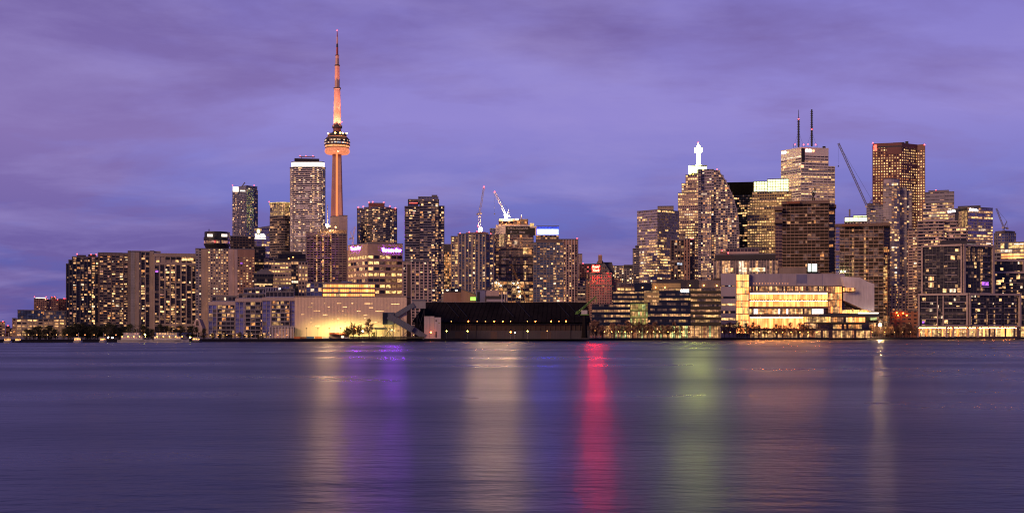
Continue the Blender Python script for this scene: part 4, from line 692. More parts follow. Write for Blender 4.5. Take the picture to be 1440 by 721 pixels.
# long dark shed
B = Bld('raw_sugar_shed', 'very long low dark shed with a plain sloping roof and orange lamps under its eave', 712, 930, 'shed')
x0, x1, xr0 = X(579, 930), X(831, 930), X(599.5, 965); ze, zr = Z(453, 930), Z(425, 965); zw = Z(477, 930)
B.mb('wall', 'shed_wall').box(x0 + 2, x1 - 1, 934, 1000, GZ, ze - .2)
B.mb('roof', 'shed_metal').hexa([(x0, 930, ze), (x1, 930, ze), (x1, 1000, ze), (x0, 1000, ze)], [(xr0, 965, zr), (X(825, 965), 965, zr), (X(825, 965), 966, zr), (xr0, 966, zr)])
m = B.mb('roof_rib', 'shed_metal')
for i in range(38):
    a = i / 37; xa = x0 + 2 + (x1 - x0 - 4) * a; xb = xr0 + (X(825, 965) - xr0) * a; m.tube((xa, 930.05, ze + .25), (xb, 965, zr + .12), .16, n=4)
for px in (627, 639, 704, 727, 783, 797): B.mb('roof_cable', 'black_steel').tube((X(px, 965), 965, zr + .2), (X(px + 18, 935), 935, ze + 4.3), .22, n=4)
B.mb('ridge_rail', 'grey_steel').tube((xr0, 965.5, zr + .5), (X(825, 965), 965.5, zr + .5), .15, n=4)
for p in range(606, 825, 9): B.mb('ridge_rail', 'grey_steel').tube((X(p, 965), 965.5, zr), (X(p, 965), 965.5, zr + .9), .12, n=4)
fr = Frame((x0, 934), (x1, 934)); B.slab(fr, 'gutter', 'black_steel', 582, 829, 455.2, 455.9, .2, 1.2); B.slab(fr, 'lower_wall', 'dark_panel', 622, 829, 464.5, 476.5, .1, .5)
for p in range(626, 828, 7): B.slab(fr, 'wall_post', 'brown_dark', p, p + .7, 456, 464.4, .1, .5)
for a_, b_ in ((640, 652), (690, 699), (760, 775)): B.slab(fr, 'roller_door', 'brown_dark', a_, b_, 466, 476.4, .5, .62)
for p_ in (624, 669, 735, 802): B.slab(fr, 'downpipe', 'black_steel', p_, p_ + .5, 455.9, 476, .5, .9)
B.red((658.6, 452), (695, 452), (707, 452), (753, 452), (775, 452), (796, 452), r=.4, dD=-1.6, mat='lamp_orange', part='wall_lamp'); B.red((634.6, 452), (671, 452), (682.7, 452), (718, 452), (741.6, 452), (786, 452), r=.3, dD=-1.6, mat='lamp_dim', part='wall_lamp'); B.done()
def gallery(B, a, b, w=3.0, h=3.4, D=900):
    (p0, y0), (p1, y1) = a, b; m = B.mb('gallery', 'gallery_steel'); A = [(X(p0, D), Z(y0, D)), (X(p1, D), Z(y1, D))]; d = Vector((A[1][0] - A[0][0], A[1][1] - A[0][1])).normalized(); n = Vector((-d.y, d.x)) * h / 2
    m.hexa([(A[0][0] - n.x, D, A[0][1] - n.y), (A[1][0] - n.x, D, A[1][1] - n.y), (A[1][0] - n.x, D + w, A[1][1] - n.y), (A[0][0] - n.x, D + w, A[0][1] - n.y)], [(A[0][0] + n.x, D, A[0][1] + n.y), (A[1][0] + n.x, D, A[1][1] + n.y), (A[1][0] + n.x, D + w, A[1][1] + n.y), (A[0][0] + n.x, D + w, A[0][1] + n.y)])
    k = B.mb('gallery_rib', 'grey_steel'); L = math.hypot(A[1][0] - A[0][0], A[1][1] - A[0][1])
    for i in range(int(L / 2.2)):
        q = (i + .5) / int(L / 2.2); x = A[0][0] + (A[1][0] - A[0][0]) * q; z = A[0][1] + (A[1][1] - A[0][1]) * q; k.tube((x - n.x, D - .08, z - n.y), (x + n.x, D - .08, z + n.y), .12, n=4)
B = Bld('conveyor', 'zigzag of enclosed steel conveyor galleries at the left end of the long dark shed', 570, 900, 'conveyor')
B.block('transfer_house', 'gallery_steel', 538, 554, 439, 456, dD=2, depth=9); B.block('transfer_house', 'navy_panel', 538, 545, 439.6, 455.5, dD=1.6, depth=.6); B.block('transfer_house', 'concrete_grey', 579, 598.5, 421.8, 433.5, dD=4, depth=10)
B.block('transfer_house', 'gallery_steel', 578.8, 598.7, 421.2, 422.4, dD=3.6, depth=10.8)
gallery(B, (551, 446.5), (582, 428), D=903); gallery(B, (546, 444), (580, 463.5), 3.2, 4.4, 897); gallery(B, (578, 461), (598, 474), 3, 4, 899.5)
m = B.mb('trestle', 'black_steel')
for px in (541, 552, 563, 577, 586, 596):
    for dd in (0, 4): m.tube((X(px, 900 + dd), 903 + dd, GZ), (X(px, 900 + dd), 903 + dd, Z(452 if px < 560 else 458 if px < 580 else 433, 900)), .28, n=4)
for a, b in (((541, 474), (552, 458)), ((552, 474), (541, 458)), ((563, 474), (577, 462)), ((586, 472), (596, 436)), ((586, 436), (596, 472))): m.tube((X(a[0], 903), 903.5, Z(a[1], 903)), (X(b[0], 903), 903.5, Z(b[1], 903)), .2, n=4)
B.done()
B = Bld('silo_tower', 'pale square refinery tower with an orange lamp at its foot', 608, 896); fr = B.block('wall', 'silo_wall', 596.5, 610.5, 445.3, 476, depth=9); f2 = B.block('wall', 'silo_wall', 610.7, 620, 446, 476, dD=1.5, depth=8)
B.slab(fr, 'ledge', 'white_panel', 596.3, 610.7, 444.6, 445.4, -9, .3); B.slab(f2, 'door', 'brown_dark', 612.2, 614.2, 466, 474.5, 0, .12); B.slab(f2, 'hatch', 'brown_dark', 612.5, 614, 449.5, 452, 0, .12); B.slab(fr, 'seam', 'concrete_grey', 603.5, 603.9, 446, 475, 0, .1)
B.panes(f2, 616.5, 618.5, 453, 455, 1, 'w3', None)
B.red((606, 467.6), r=.55, dD=-1.1, mat='lamp_orange', part='wall_lamp'); B.done()
# harbour crane
B = Bld('harbour_crane', 'green slewing harbour crane with its jib raised at the right end of the long shed', 818, 926, 'crane'); D = 926
m = B.mb('jib', 'green_paint'); P3 = lambda p, y, d=0: (X(p, D), D + d, Z(y, D))
for dd in (0, 1.6): m.tube(P3(812, 438.5, dd), P3(838, 416.4, dd), .42, .3, 4); m.tube(P3(812, 441.5, dd), P3(837, 418.2, dd), .34, .25, 4)
for i in range(9): q = i / 9; m.tube(P3(812 + 25 * q, 438.8 - 22 * q), P3(814 + 25 * q, 440.6 - 22.5 * q), .2, n=4)
m.tube(P3(838, 416.2), P3(839.3, 425), .3, .25, 4); B.mb('counterweight', 'green_paint').hexa([P3(808.5, 442), P3(812, 441), P3(812, 441, 2), P3(808.5, 442, 2)], [P3(810.5, 437.5), P3(814, 436.5), P3(814, 436.5, 2), P3(810.5, 437.5, 2)])
B.block('machinery_house', 'grey_box', 817.5, 826, 436, 441.5, dD=-1, depth=3); B.block('machinery_house', 'green_paint', 816, 828, 441.5, 443, dD=-1.2, depth=3.4); m = B.mb('portal', 'shed_metal'); m.tube(P3(822, 443, .5), P3(822, 475, .5), 1.2, 2.4, 6); B.done()
D = 898
def container(px0, px1, y0, mat, label):
    x0, x1 = X(px0, D), X(px1, D); z1 = Z(y0, D); o = empty('shipping_container', ((x0 + x1) / 2, D, GZ), label, 'container', 'containers on the refinery quay'); org = ((x0 + x1) / 2, D, GZ)
    m = MB(); m.box(x0, x1, D, D + 2.4, GZ + .1, z1); fr = Frame((x0, D), (x1, D)); n = int((x1 - x0) / .5)
    for i in range(n): m.fbox(fr, (i + .15) * (x1 - x0) / n, (i + .6) * (x1 - x0) / n, 0, .07, GZ + .25, z1 - .12)
    m.build('body', mat, o, org); m = MB()
    for q in (x0, x1): m.box(q - .09, q + .09, D - .1, D + 2.5, GZ, z1 + .05)
    m.build('corner_post', mat, o, org)
container(413.6, 422, 473, 'orange_box', 'orange container at the left end of the row below the pale refinery wall'); container(423, 430.5, 473.3, 'rust', 'dull rust container between the leftmost orange one and the blue one')
container(431.5, 441, 472.8, 'blue_box', 'dark blue container in the row below the pale refinery wall'); container(443, 452, 472.8, 'orange_box', 'orange container just right of the dark blue container'); container(454, 463, 473.4, 'grey_box', 'pale grey container at the right end of the row, beside the red roofed shed')
B = Bld('quay_shed', 'low tan quay shed with a long red roof below the glowing refinery wall', 478, 897, 'shed'); B.block('wall', 'tan', 464, 478, 470.4, 476); B.block('wall', 'brown_dark', 478.2, 490.5, 470.4, 476, dD=.5); fr = B.block('roof', 'red_shed', 463, 492, 467.4, 470.3, dD=-1, depth=9); B.panes(Frame((X(463, 896.7), 896.7), (X(492, 896.7), 896.7)), 480, 484, 472, 475, 1, 'wh', None, t=.5); B.done()
B = Bld('canopy_shed', 'open dark loading canopy on posts right of the red roofed shed', 533, 898, 'shed'); fr = B.block('roof', 'dark_panel', 521, 545, 460.5, 463, depth=8); B.block('back_wall', 'olive_panel', 523, 538, 466.5, 476, dD=7, depth=1)
for p in (521.8, 529, 537, 544): B.slab(fr, 'post', 'black_steel', p, p + .7, 463, 476, -.6, -.1)
B.panes(Frame((X(521, 904), 904), (X(560, 904), 904)), 540, 560, 463, 465.6, 5, ['yd', 'wh', 'ye'], None, t=0); B.done()
B = Bld('fence', 'low dark fence along the refinery quay in front of the round bare tree', 515, 893.5, 'fence'); 
fr = Frame((X(492, 893.5), 893.5), (X(596, 893.5), 893.5)); B.slab(fr, 'board_panel', 'olive_panel', 492, 596, 473.2, 475.6, 0, .1)
for p in range(492, 597, 4): B.slab(fr, 'post', 'black_steel', p, p + .4, 472.6, 476, -.1, .2)
B.done()

# ---------------------------------------------------------------- dark blue media offices
CD = 1052
CB = ST(fh=4.3, bay=2.0, sp=.56, pier=.06, tp=.1, ts=.22, wall='mullion_dark', slab='navy_panel', glass='glass_dark', p=.5, mode='office', pal='corus', cap='navy_panel', par=.4, dim=.5); PAL['corus'] = [('ye', 1), ('w2', 3), ('w3', 5), ('yd', 4)]
B = Bld('office_building', 'dark blue waterfront office building with ribbon windows, a yellow-green glass atrium and white lettering', 928, CD); B.flat = True
B.vol((832.5, 886), 428, CB.but(p=.75), yb=457); B.vol((911, 971), 425.5, CB.but(p=.7, wall='dark_panel'), yb=457)
B.vol((971.2, 1013.5), 405.5, CB.but(slab='olive_panel', glass='glass_olive', p=.8, pal='corus', bay=1.8, dim=.8), yb=457)
B.vol((862, 905.5, CD + 8), 410, CB.but(p=.9, top=0), yb=428, depth=20); B.vol((905.7, 927, CD + 8), 408.5, CB.but(slab='gold_stone', p=1.5, pal='gold'), yb=428, depth=20); B.vol((927.2, 975, CD + 7), 405.5, CB.but(p=1.0), yb=426, depth=20)
fr = B.last[0]; B.sign(fr, 'CORUS', 956.8, 968.6, 406.6, 411, 'sign_white', t=1.2, bold=.04)
for a, b, y0, y1, mt, dd in ((892, 916, 397.5, 410, 'navy_panel', 10), (916.2, 957, 398, 409, 'gold_stone', 11), (923, 960, 392.5, 398, 'dark_panel', 14), (957.2, 983, 393.5, 406, 'dark_panel', 10.5), (983.2, 1013, 394, 406, 'concrete_dark', 9.5)): B.block('roof_plant', mt, a, b, y0, y1, dD=dd, depth=14)
B.red((903.5, 404.5), (922, 404.5), (935, 404.5), (970, 401.5), (989.7, 401.5), (1008, 402), r=.42, dD=8.6, mat='lamp_warm', part='wall_lamp')
fa = B.block('atrium_core', 'glass_olive', 886.2, 910.8, 426, 457, dD=1.5, depth=18)
B.panes(fa, 886.4, 910.6, 427, 457, 9, 'atrium', 'green_paint', .06)
for j in range(3):
    for i in range(9):
        if RG.random() < .8: B.panes(fa, 886.6 + i * 2.68, 888.9 + i * 2.68, 428.5 + j * 9.6, 434.5 + j * 9.6, 1, ['yd', 'ye', 'w2', 'gr', 'yd'], None, t=.12)
for i in range(19): p = 886.5 + i * 1.34; B.slab(fa, 'fin', 'green_paint', p, p + .22, 422.8, 457, .5, .9)
for y in (436.2, 446): B.slab(fa, 'floor_edge', 'cream', 886.3, 910.7, y, y + 1.2, .2, .45)
fl = B.block('lobby_core', 'glass_brown', 846, 1013, 457, 476, dD=4, depth=20); B.panes(fl, 849, 1013, 458.2, 474.8, 62, ['lobby', 'lobby', 'ye', 'w2', 'lobby_red', 'w3', 'lobby', 'gr', 'yd'], 'brown', .1)
for y in (463.5, 469): B.slab(fl, 'transom', 'brown_dark', 849, 1013, y, y + .5, .1, .35)
for p in range(850, 1013, 9): B.slab(fl, 'column', 'limestone', p, p + .9, 457, 475, .8, 1.7)
B.slab(fl, 'soffit', 'dark_panel', 840, 1013.3, 456.6, 457.4, 0, 4.2); B.done()

# ---------------------------------------------------------------- waterfront college with golden floors
GD_ = 1130
B = Bld('college_building', 'lavender-walled waterfront building with sweeping golden glass floors and a slanted white end wall', 1120, GD_); B.flat = True
f0 = B.block('wall', 'lavender_panel', 1013.8, 1035, 384.5, 474, dD=0, depth=30)
for y, h, ks in ((401, 1.8, ['cool', None, 'w3']), (416.5, 3.2, [None, 'w3', None]), (426.5, 3, ['ye', 'w1']), (437, 3, [None, 'w3', None, 'w2']), (447, 2.8, ['ye', 'w1']), (456.5, 3.4, ['w3', 'ye'])):
    B.slab(f0, 'window_band', 'glass_dark', 1014.2, 1034.8, y - .2, y + h + .2, .02, .1); B.panes(f0, 1014.6, 1034.4, y, y + h, 8, ks, None, t=.13)
f1 = B.block('stair_core', 'glass_olive', 1035.2, 1053, 385.5, 474, dD=.8, depth=28)
for j in range(9): B.panes(f1, 1035.6, 1052.8, 386 + j * 9.3, 394.6 + j * 9.3, 6, ['gold_bright', 'gold', 'gold_bright', 'crown_yellow'], 'mullion_grey', .06)
for j in range(10): B.slab(f1, 'floor_edge', 'brown', 1035.2, 1053, 385.2 + j * 9.25, 386.0 + j * 9.25, 0, .4)
B.block('frame', 'pink_frame', 1034.2, 1035.4, 384.2, 474, dD=-.4, depth=3); B.block('frame', 'pink_frame', 1052.6, 1053.8, 384.2, 474, dD=-.4, depth=3)
fu = B.block('wall', 'lavender_panel', 1053.9, 1188, 384.8, 401.5, dD=4, depth=30)
for p in (1098, 1120, 1134.5, 1156): B.slab(fu, 'panel_seam', 'violet_panel', p, p + .5, 385.5, 401, 0, .12)
B.slab(fu, 'panel', 'violet_panel', 1120.6, 1134.4, 386, 398, .0, .16)
fc = B.block('glass_core', 'glass_brown', 1053.9, 1188, 401.5, 474, dD=5, depth=26)
G1 = ['gold', 'gold', 'gold_bright']
B.panes(fc, 1054, 1186, 402.6, 408.8, 58, ['am', 'ye', 'w2', None, 'lobby', 'lobby_red', 'w3'], 'mullion_dark', .06)
B.panes(fc, 1054, 1164, 411.8, 420.6, 46, G1, 'brown', .05); B.panes(fc, 1054, 1164, 422.4, 430.8, 46, G1, 'brown', .05)
B.panes(fc, 1054, 1140, 434.2, 441.2, 30, ['w2', 'ye', None, 'w3', 'am', 'crown_white'], 'mullion_dark', .06); B.panes(fc, 1141.5, 1158, 434.2, 441.2, 4, 'crown_white', 'mullion_dark', .06)
B.panes(fc, 1054, 1130, 445.4, 461.5, 30, ['gold_bright', 'gold_bright', 'gold'], 'brown', .05); B.panes(fc, 1131, 1168, 445.4, 453, 13, ['ye', 'gold', 'w2', 'yd'], 'brown', .07); B.panes(fc, 1131, 1150, 454.5, 461.5, 7, ['w2', 'w3', 'am'], 'brown', .07)
for y_, a_, b_ in ((412.2, 1055, 1163), (422.8, 1055, 1163), (445.8, 1055, 1129)): B.slab(fc, 'added_strip', 'added_amber', a_, b_, y_, y_ + .42, .1, .25)  # amber strips added to strengthen the orange reflection on the water
fg = B.block('glass_corner', 'glass_brown', 1164.2, 1184, 402, 441, dD=2, depth=12)
for j in range(4): B.panes(fg, 1164.6, 1183.8, 403 + j * 9.4, 411.6 + j * 9.4, 6, ['am', 'gold', 'lobby', 'ye', 'lobby_red', 'gold'], 'brown', .09)
for y, h, t1 in ((401, 1.1, 1.6), (409, 2.5, 1.5), (420.8, 1.4, 1.2), (431, 2.6, 1.7), (441.4, 3.6, 2.6), (461.7, 1.6, 2.2)): B.slab(fc, 'floor_edge', 'brown' if y > 425 else 'concrete', 1053.9, 1188 if y < 405 else 1164, y, y + h, 0, t1)
# the slanted end wall
m = B.mb('end_wall', 'white_panel'); D = 1128
pl = [(1187.5, 389), (1209, 390), (1222, 397), (1229.5, 399.5), (1229.5, 437), (1215.5, 435), (1187.5, 422.5), (1187.5, 410), (1203, 410.5), (1187.5, 402.5)]
for seg in ([(1184, 389), (1209, 389.8), (1209, 432), (1203, 429.5), (1203, 410.8), (1187.5, 402.6)], [(1187.5, 411), (1202.9, 411.3), (1202.9, 429.4), (1187.5, 422.5)], [(1209.1, 389.8), (1222, 397), (1229.5, 399), (1229.5, 437.5), (1215.5, 435), (1209.1, 432.1)]):
    m.hexa([(X(p, D), D, Z(y, D)) for p, y in reversed(seg)], [(X(p, D), D + 26, Z(y, D)) for p, y in reversed(seg)])
for p in range(1190, 1229, 4): B.mb('wall_rib', 'white_panel').tube((X(p, D), D - .05, Z(395 if p < 1212 else 401, D)), (X(p, D), D - .05, Z(421 if p < 1203 else 432, D)), .12, n=4)
fe = Frame((X(1160, D - 4), D - 4), (X(1245, D - 4), D - 4)); B.panes(fe, 1185, 1202.5, 404.5, 409.8, 8, ['am', 'gold', 'ye'], 'brown', .07, t=1)
fb = B.block('lower_core', 'glass_brown', 1168, 1222, 436, 474, dD=3.5, depth=24); B.panes(fb, 1184, 1222, 435.5, 440.2, 14, ['gold', 'ye', 'gold_bright'], 'brown', .07); B.panes(fb, 1189.5, 1216.6, 446, 452.6, 9, ['gold', 'gold_bright', 'gold_pale'], 'brown', .07); B.panes(fb, 1169, 1186, 446, 452.5, 6, ['w3', 'am', None], 'brown', .07); B.panes(fb, 1168, 1212, 456, 462, 14, ['w3', 'am', 'yd', None], 'brown', .07)
B.slab(fe, 'light_line', 'strip_white', 1206.5, 1235, 439.2, 440.8, .1, .5); B.slab(fe, 'canopy', 'dark_panel', 1150, 1236, 441.2, 445.2, -3, 2.5); B.slab(fe, 'canopy', 'olive_panel', 1148, 1218, 452.8, 455, -3, 1.5); B.panes(fe, 1225, 1237, 446, 450, 4, ['gr', 'w3'], None, t=-2)
fsx = B.block('shop_core', 'glass_brown', 1053, 1226, 463.5, 476, dD=2, depth=10); B.panes(fsx, 1055, 1226, 464.5, 474.6, 62, ['lobby', 'lobby_red', 'w2', 'lobby', 'ye', None, 'w3', 'lobby', 'am'], 'brown_dark', .1); B.slab(f1, 'entrance', 'crown_yellow', 1025, 1034, 465.5, 473.5, .3, .5)
for p in range(1060, 1110, 4): B.red((p, 398.6), r=.22, dD=2.5, mat='lamp_dim', part='eave_lamp')
B.done()
B = Bld('office_building', 'low glass office with a pale roof block, behind the lavender-walled waterfront building', 1048, 1190)
ZO = ST(fh=5.4, bay=3.4, sp=.3, pier=.2, tp=.3, ts=.5, wall='pink_stone', slab='brown_dark', glass='glass_dark', p=.5, mode='all', pal='low', cap='roof_dark', par=.5, dim=.9); PAL['low'] = [('wh', 1), ('w1', 1), ('w3', 5), ('w2', 2)]
B.vol((1003.5, 1094), 365, ZO.but(nf=3, bay=2.6)); B.panes(B.last[0], 1020, 1076, 376.5, 382, 15, ['wh', 'wh', 'w1', None], None, t=.62); B.vol((1006, 1090, 1198), 357.5, ST(wall='roof_dark', sp=1, pier=1, p=0), yb=364); B.vol((1021, 1067, 1204), 349.5, ST(wall='pink_stone', sp=.5, pier=.1, p=0, fh=4, glass='glass_brown'), yb=357.5); B.block('roof_plant', 'brown', 1012, 1021, 354, 357.5, dD=12); B.red((1015.5, 353), (1024, 356), (1078, 359.5), r=.6, dD=6); B.done()
B = Bld('theatre_block', 'plain brown-grey box with two bright white square panels above the lavender roofline', 1112, 1180); B.block('wall', 'concrete_dark', 1073, 1134, 376.5, 390); fr = B.block('wall', 'brown', 1134.2, 1172, 383.5, 392, dD=2)
fq = Frame((X(1130, 1178), 1178), (X(1155, 1178), 1178)); B.slab(fq, 'lit_panel', 'panel_white', 1136.3, 1140.3, 371, 381.6, 0, .5); B.slab(fq, 'lit_panel', 'panel_white', 1141.8, 1148.6, 371, 381.6, 0, .5); B.slab(fq, 'panel_frame', 'black_steel', 1135.6, 1149.4, 370.3, 384, -.8, -.1); B.done()

# ---------------------------------------------------------------- framed condominium on the right quay
PD = 1245
PA = ST(fh=3.35, bay=3.6, sp=.2, ts=.25, pier=.1, tp=.3, wall='mullion_dark', slab='dark_panel', glass='glass_dark', p=.045, pal='white', par=.3, cap='pink_frame')
def box_frame(B, frs, pxs, y0, y1, th=2.2, t=2.4):
    for fr, (a, b) in zip(frs, pxs):
        D0 = fr.P(fr.at(a), 0, 0)[1]
        B.slab(fr, 'frame', 'pink_frame', a, b, y0, y0 + th * 1.25, 0, t); B.slab(fr, 'frame', 'pink_frame', a, a + th, y0 + th * 1.25, y1, 0, t); B.slab(fr, 'frame', 'pink_frame', b - th, b, y0 + th * 1.25, y1, 0, t - .05)
def balconies(B, fr, px0, px1, y0, y1, n, t=1.5):
    for j in range(n):
        y = y0 + (y1 - y0) * (j + 1) / n; B.slab(fr, 'balcony', 'lavender_panel', px0, px1, y - .6, y, .3, t + .2); B.slab(fr, 'balustrade', 'glass_dark', px0, px1, y - 2.2, y - .65, t, t + .08)
B = Bld('condominium_building', 'boxy waterfront condominium framed in pale concrete with dark glass, upper block shifted over the lower', 1362, PD); B.flat = True
B.vol([(1296, PD + 22), (1353.5, PD + 2), (1396.5, PD + 16)], 345, PA, yb=413.5, depth=30); f = B.last
for fr in f[1:2]: B.panes(fr, 1357, 1392, 349, 368, 10, ['w3', None, 'w1', None, None], None); B.panes(fr, 1379, 1388, 350, 410, 3, ['w2', None, None], None)
B.panes(f[0], 1337, 1343, 359.5, 365, 2, 'w1', None, t=.4); B.panes(f[0], 1346, 1352, 359, 365, 2, 'w3', None, t=.4); B.panes(f[0], 1305.5, 1313.5, 388.5, 395, 3, ['w1', 'w2'], None, t=.4); B.panes(f[0], 1305.5, 1313.5, 397.5, 403.5, 3, ['w1', 'w2'], None, t=.4); B.panes(f[0], 1326, 1331, 405.5, 411, 2, 'w1', None, t=.4); B.panes(f[0], 1335.5, 1344, 405.5, 411, 3, ['wh', 'w1'], None, t=.4); B.panes(f[0], 1346.5, 1352, 405, 411, 2, 'w2', None, t=.4)
box_frame(B, f[:2], ((1296, 1353.5), (1353.6, 1396.5)), 344, 413.4)
balconies(B, f[0], 1302, 1317.5, 349, 406, 6); balconies(B, f[0], 1329, 1346, 349, 406, 6); balconies(B, f[1], 1378, 1391, 352, 412, 7)
B.panes(f[1], 1379.5, 1389, 396.5, 403.5, 3, 'pu', None, t=1.5)
B.vol([(1291, PD + 10), (1361, PD - 6), (1434, PD + 12)], 413.8, PA.but(p=.16), yb=458.3, depth=30); g = B.last; box_frame(B, g[:2], ((1291, 1361), (1361.1, 1434)), 412.4, 458.2, 2.3, 2.6)
for p in (1317.5, 1325.5): B.slab(g[0], 'frame', 'pink_frame', p, p + 1.6, 416, 458, 0, 2.0)
balconies(B, g[0], 1295, 1317, 417, 457, 5); balconies(B, g[0], 1328, 1358, 417, 457, 5); 
for a in (1366, 1390, 1412): balconies(B, g[1], a, a + 17, 418, 457, 5, 1.2)
B.panes(g[0], 1297.5, 1302, 418.5, 424, 2, 'w1', None, t=.4); B.panes(g[0], 1353.5, 1359, 432, 437, 2, 'w2', None, t=.4); B.panes(g[0], 1328, 1333, 450, 456, 2, 'w1', None, t=.4); B.panes(g[0], 1297, 1300, 451, 457, 1, 'pu', None, t=.4)
for p in (1364.5, 1372, 1387, 1397, 1416, 1427): B.panes(g[1], p, p + 1.8, 418 + 9 * RG.randint(0, 3), 456, 1, ['yd', 'w2', 'w3'], None, t=.4)
gb = B.block('podium_core', 'glass_brown', 1290, 1434, 458.6, 475.5, dD=-3, depth=20); B.block('podium_roof', 'pink_frame', 1288.5, 1435, 457.6, 459.4, dD=-7, depth=24)
B.panes(gb, 1291, 1373, 461, 472.8, 44, ['ye', 'gold', 'yd', 'gold_pale'], 'pink_frame', .12); B.panes(gb, 1375, 1430, 461, 472.8, 22, ['crown_yellow', 'w1', 'lobby', 'gold_bright', 'gold_bright', None], 'mullion_grey', .08)
B.slab(gb, 'added_strip', 'added_amber', 1292, 1372, 460.6, 460.9, .1, .25); B.slab(gb, 'added_strip', 'added_amber', 1376, 1429, 460.6, 460.9, .1, .25)  # thin amber strips added for a warm streak on the water below
for p in (1288.6, 1329, 1338, 1359, 1373): B.slab(gb, 'pier', 'pink_frame', p, p + 2.6, 459.4, 474.5, .4, 2.5)
B.block('roof_plant', 'dark_panel', 1322, 1372, 338.6, 344.6, dD=24, depth=10); B.slab(f[1], 'terrace_lights', 'crown_white', 1368, 1380, 342.6, 343.8, -8, -7.6); B.slab(f[1], 'terrace_lights', 'crown_white', 1390, 1396, 341.5, 342.6, -3, -2.6); B.done()
B = Bld('condominium_building', 'stepped framed condominium cut off by the right edge of the picture', 1420, 1285); B.flat = True
B.vol((1397, 1448, 1290), 368, PA.but(p=.2, glass='glass_dark'), yb=385); B.vol((1399, 1450, 1285), 384, PA.but(p=.34, glass='glass_dark'), yb=474); f = B.last; box_frame(B, [f[0]], ((1396.6, 1446),), 381.6, 474, 2.2, 2.0)
fr = B.block('frame', 'pink_frame', 1396.5, 1440, 364.5, 367.6, dD=3, depth=12); B.block('frame', 'pink_frame', 1438, 1440.2, 367.6, 384, dD=3, depth=6); balconies(B, f[0], 1412, 1434, 388, 470, 8); B.panes(f[0], 1401, 1407, 394, 400, 2, 'w1', None, t=.5); B.panes(f[0], 1429, 1434, 387, 392, 2, 'w1', None, t=.5); B.panes(f[0], 1434, 1445, 459, 474, 5, ['gold', 'ye'], 'mullion_grey', t=2.4); B.done()
# ---------------------------------------------------------------- cranes
def lattice(m, a, b, w, n, r=.16, m_i=0):
    a = Vector(a); b = Vector(b); d = (b - a).normalized(); s = Vector((d.z, 0, -d.x)).normalized() * w / 2 if abs(d.y) < .9 else Vector((w / 2, 0, 0)); t = d.cross(s)
    off = [s + t, s - t, -s - t, -s + t]
    for o in off: m.tube(a + o, b + o, r, n=4, m=m_i)
    for i in range(n):
        p = a + (b - a) * (i / n); q = a + (b - a) * ((i + 1) / n)
        for j in range(4):
            o1, o2 = off[j], off[(j + 1) % 4]; m.tube(p + (o1 if i % 2 else o2), q + (o2 if i % 2 else o1), r * .6, n=3, m=m_i)
def crane(label, px, yb, ym, tip, D, mat, w=2.0, counter=8, pend=None, hook=None, lamps=(), r=.2, lampmat='red_light'):
    B = Bld('tower_crane', label, px, D, 'crane', None, Z(yb, D)); P = lambda p, y: (X(p, D), D, Z(y, D))
    if ym < yb: lattice(B.mb('mast', mat), P(px, yb), P(px, ym), w, max(3, int((yb - ym) / 3)), r)
    lattice(B.mb('jib', mat), P(px, ym), P(*tip), w * .8, max(6, int(math.hypot(tip[0] - px, tip[1] - ym) / 2.5)), r)
    s = -1 if tip[0] > px else 1; B.mb('counter_jib', 'grey_steel').box(min(X(px, D), X(px + s * counter, D)), max(X(px, D), X(px + s * counter, D)), D - 1.2, D + 1.2, Z(ym + .7, D), Z(ym - .6, D))
    q = X(px + s * counter, D); B.mb('counterweight', 'concrete_grey').box(q - 1.2, q + 1.2, D - 1.1, D + 1.1, Z(ym + 2.2, D), Z(ym + .3, D)); B.mb('cab', 'white_steel').box(X(px, D) - 1.1 + s * -1.6, X(px, D) + 1.1 + s * -1.6, D - 2.4, D - .6, Z(ym + 1.2, D), Z(ym - 1.2, D))
    if pend:
        ap = pend; lattice(B.mb('a_frame', mat), P(px, ym), P(*ap), w * .5, 4, r * .8); B.mb('pendant_line', 'black_steel').tube(P(*ap), P(*tip), .14, n=4); B.mb('pendant_line', 'black_steel').tube(P(*ap), (q, D, Z(ym, D)), .14, n=4)
    if hook: B.mb('hoist_rope', 'black_steel').tube(P(tip[0], tip[1]), P(tip[0], hook), .09, n=3); B.mb('hook', 'black_steel').box(X(tip[0], D) - .7, X(tip[0], D) + .7, D - .5, D + .5, Z(hook + 1.6, D), Z(hook, D))
    for p, y, rr, mt in lamps: B.red((p, y), r=rr, dD=-2, mat=mt, part='work_lamp' if 'lamp' in mt else 'aviation_light')
    B.done(); return B
crane('white luffing crane with its jib standing almost vertical above the pilastered condominium', 674.5, 328, 300, (680.5, 263.5), 1450, 'white_steel', 2.2, 3, (672.3, 301), None, ((676.5, 324, 1.6, 'lamp_flood'), (680.6, 263.2, .7, 'red_light'), (672.2, 318, .7, 'red_light'), (675, 326, .7, 'red_light')), .24)
crane('white luffing crane leaning left above the bannered construction tower', 712, 310, 303, (695.5, 270), 1528, 'white_steel', 2.0, 4, (716, 296), 300, ((695.4, 270, .6, 'red_light'),), .24)
crane('large grey luffing crane leaning left from the stepped grey tower, its hook hanging free', 1219.5, 288, 290.5, (1179, 201.5), 1595, 'grey_steel', 2.4, 6, (1226, 281), 233, (), .24)
crane('small pale crane beside the drum-shaped tower under construction at the right edge', 1411.5, 326, 320, (1401, 293), 1515, 'grey_steel', 1.6, 5, (1416, 311), None, (), .18)
crane('small dark crane perched on the dark open concrete frame in front of the marble tower', 1144, 284, 277, (1146.5, 264), 1342, 'black_steel', 2.0, 5, (1142, 269), None, (), .3)
crane('tiny white distant crane in the gap left of the round-fronted condominium', 496, 346, 335, (499.5, 318.5), 2300, 'white_steel', 2.4, 4, (493, 326), None, (), .3)
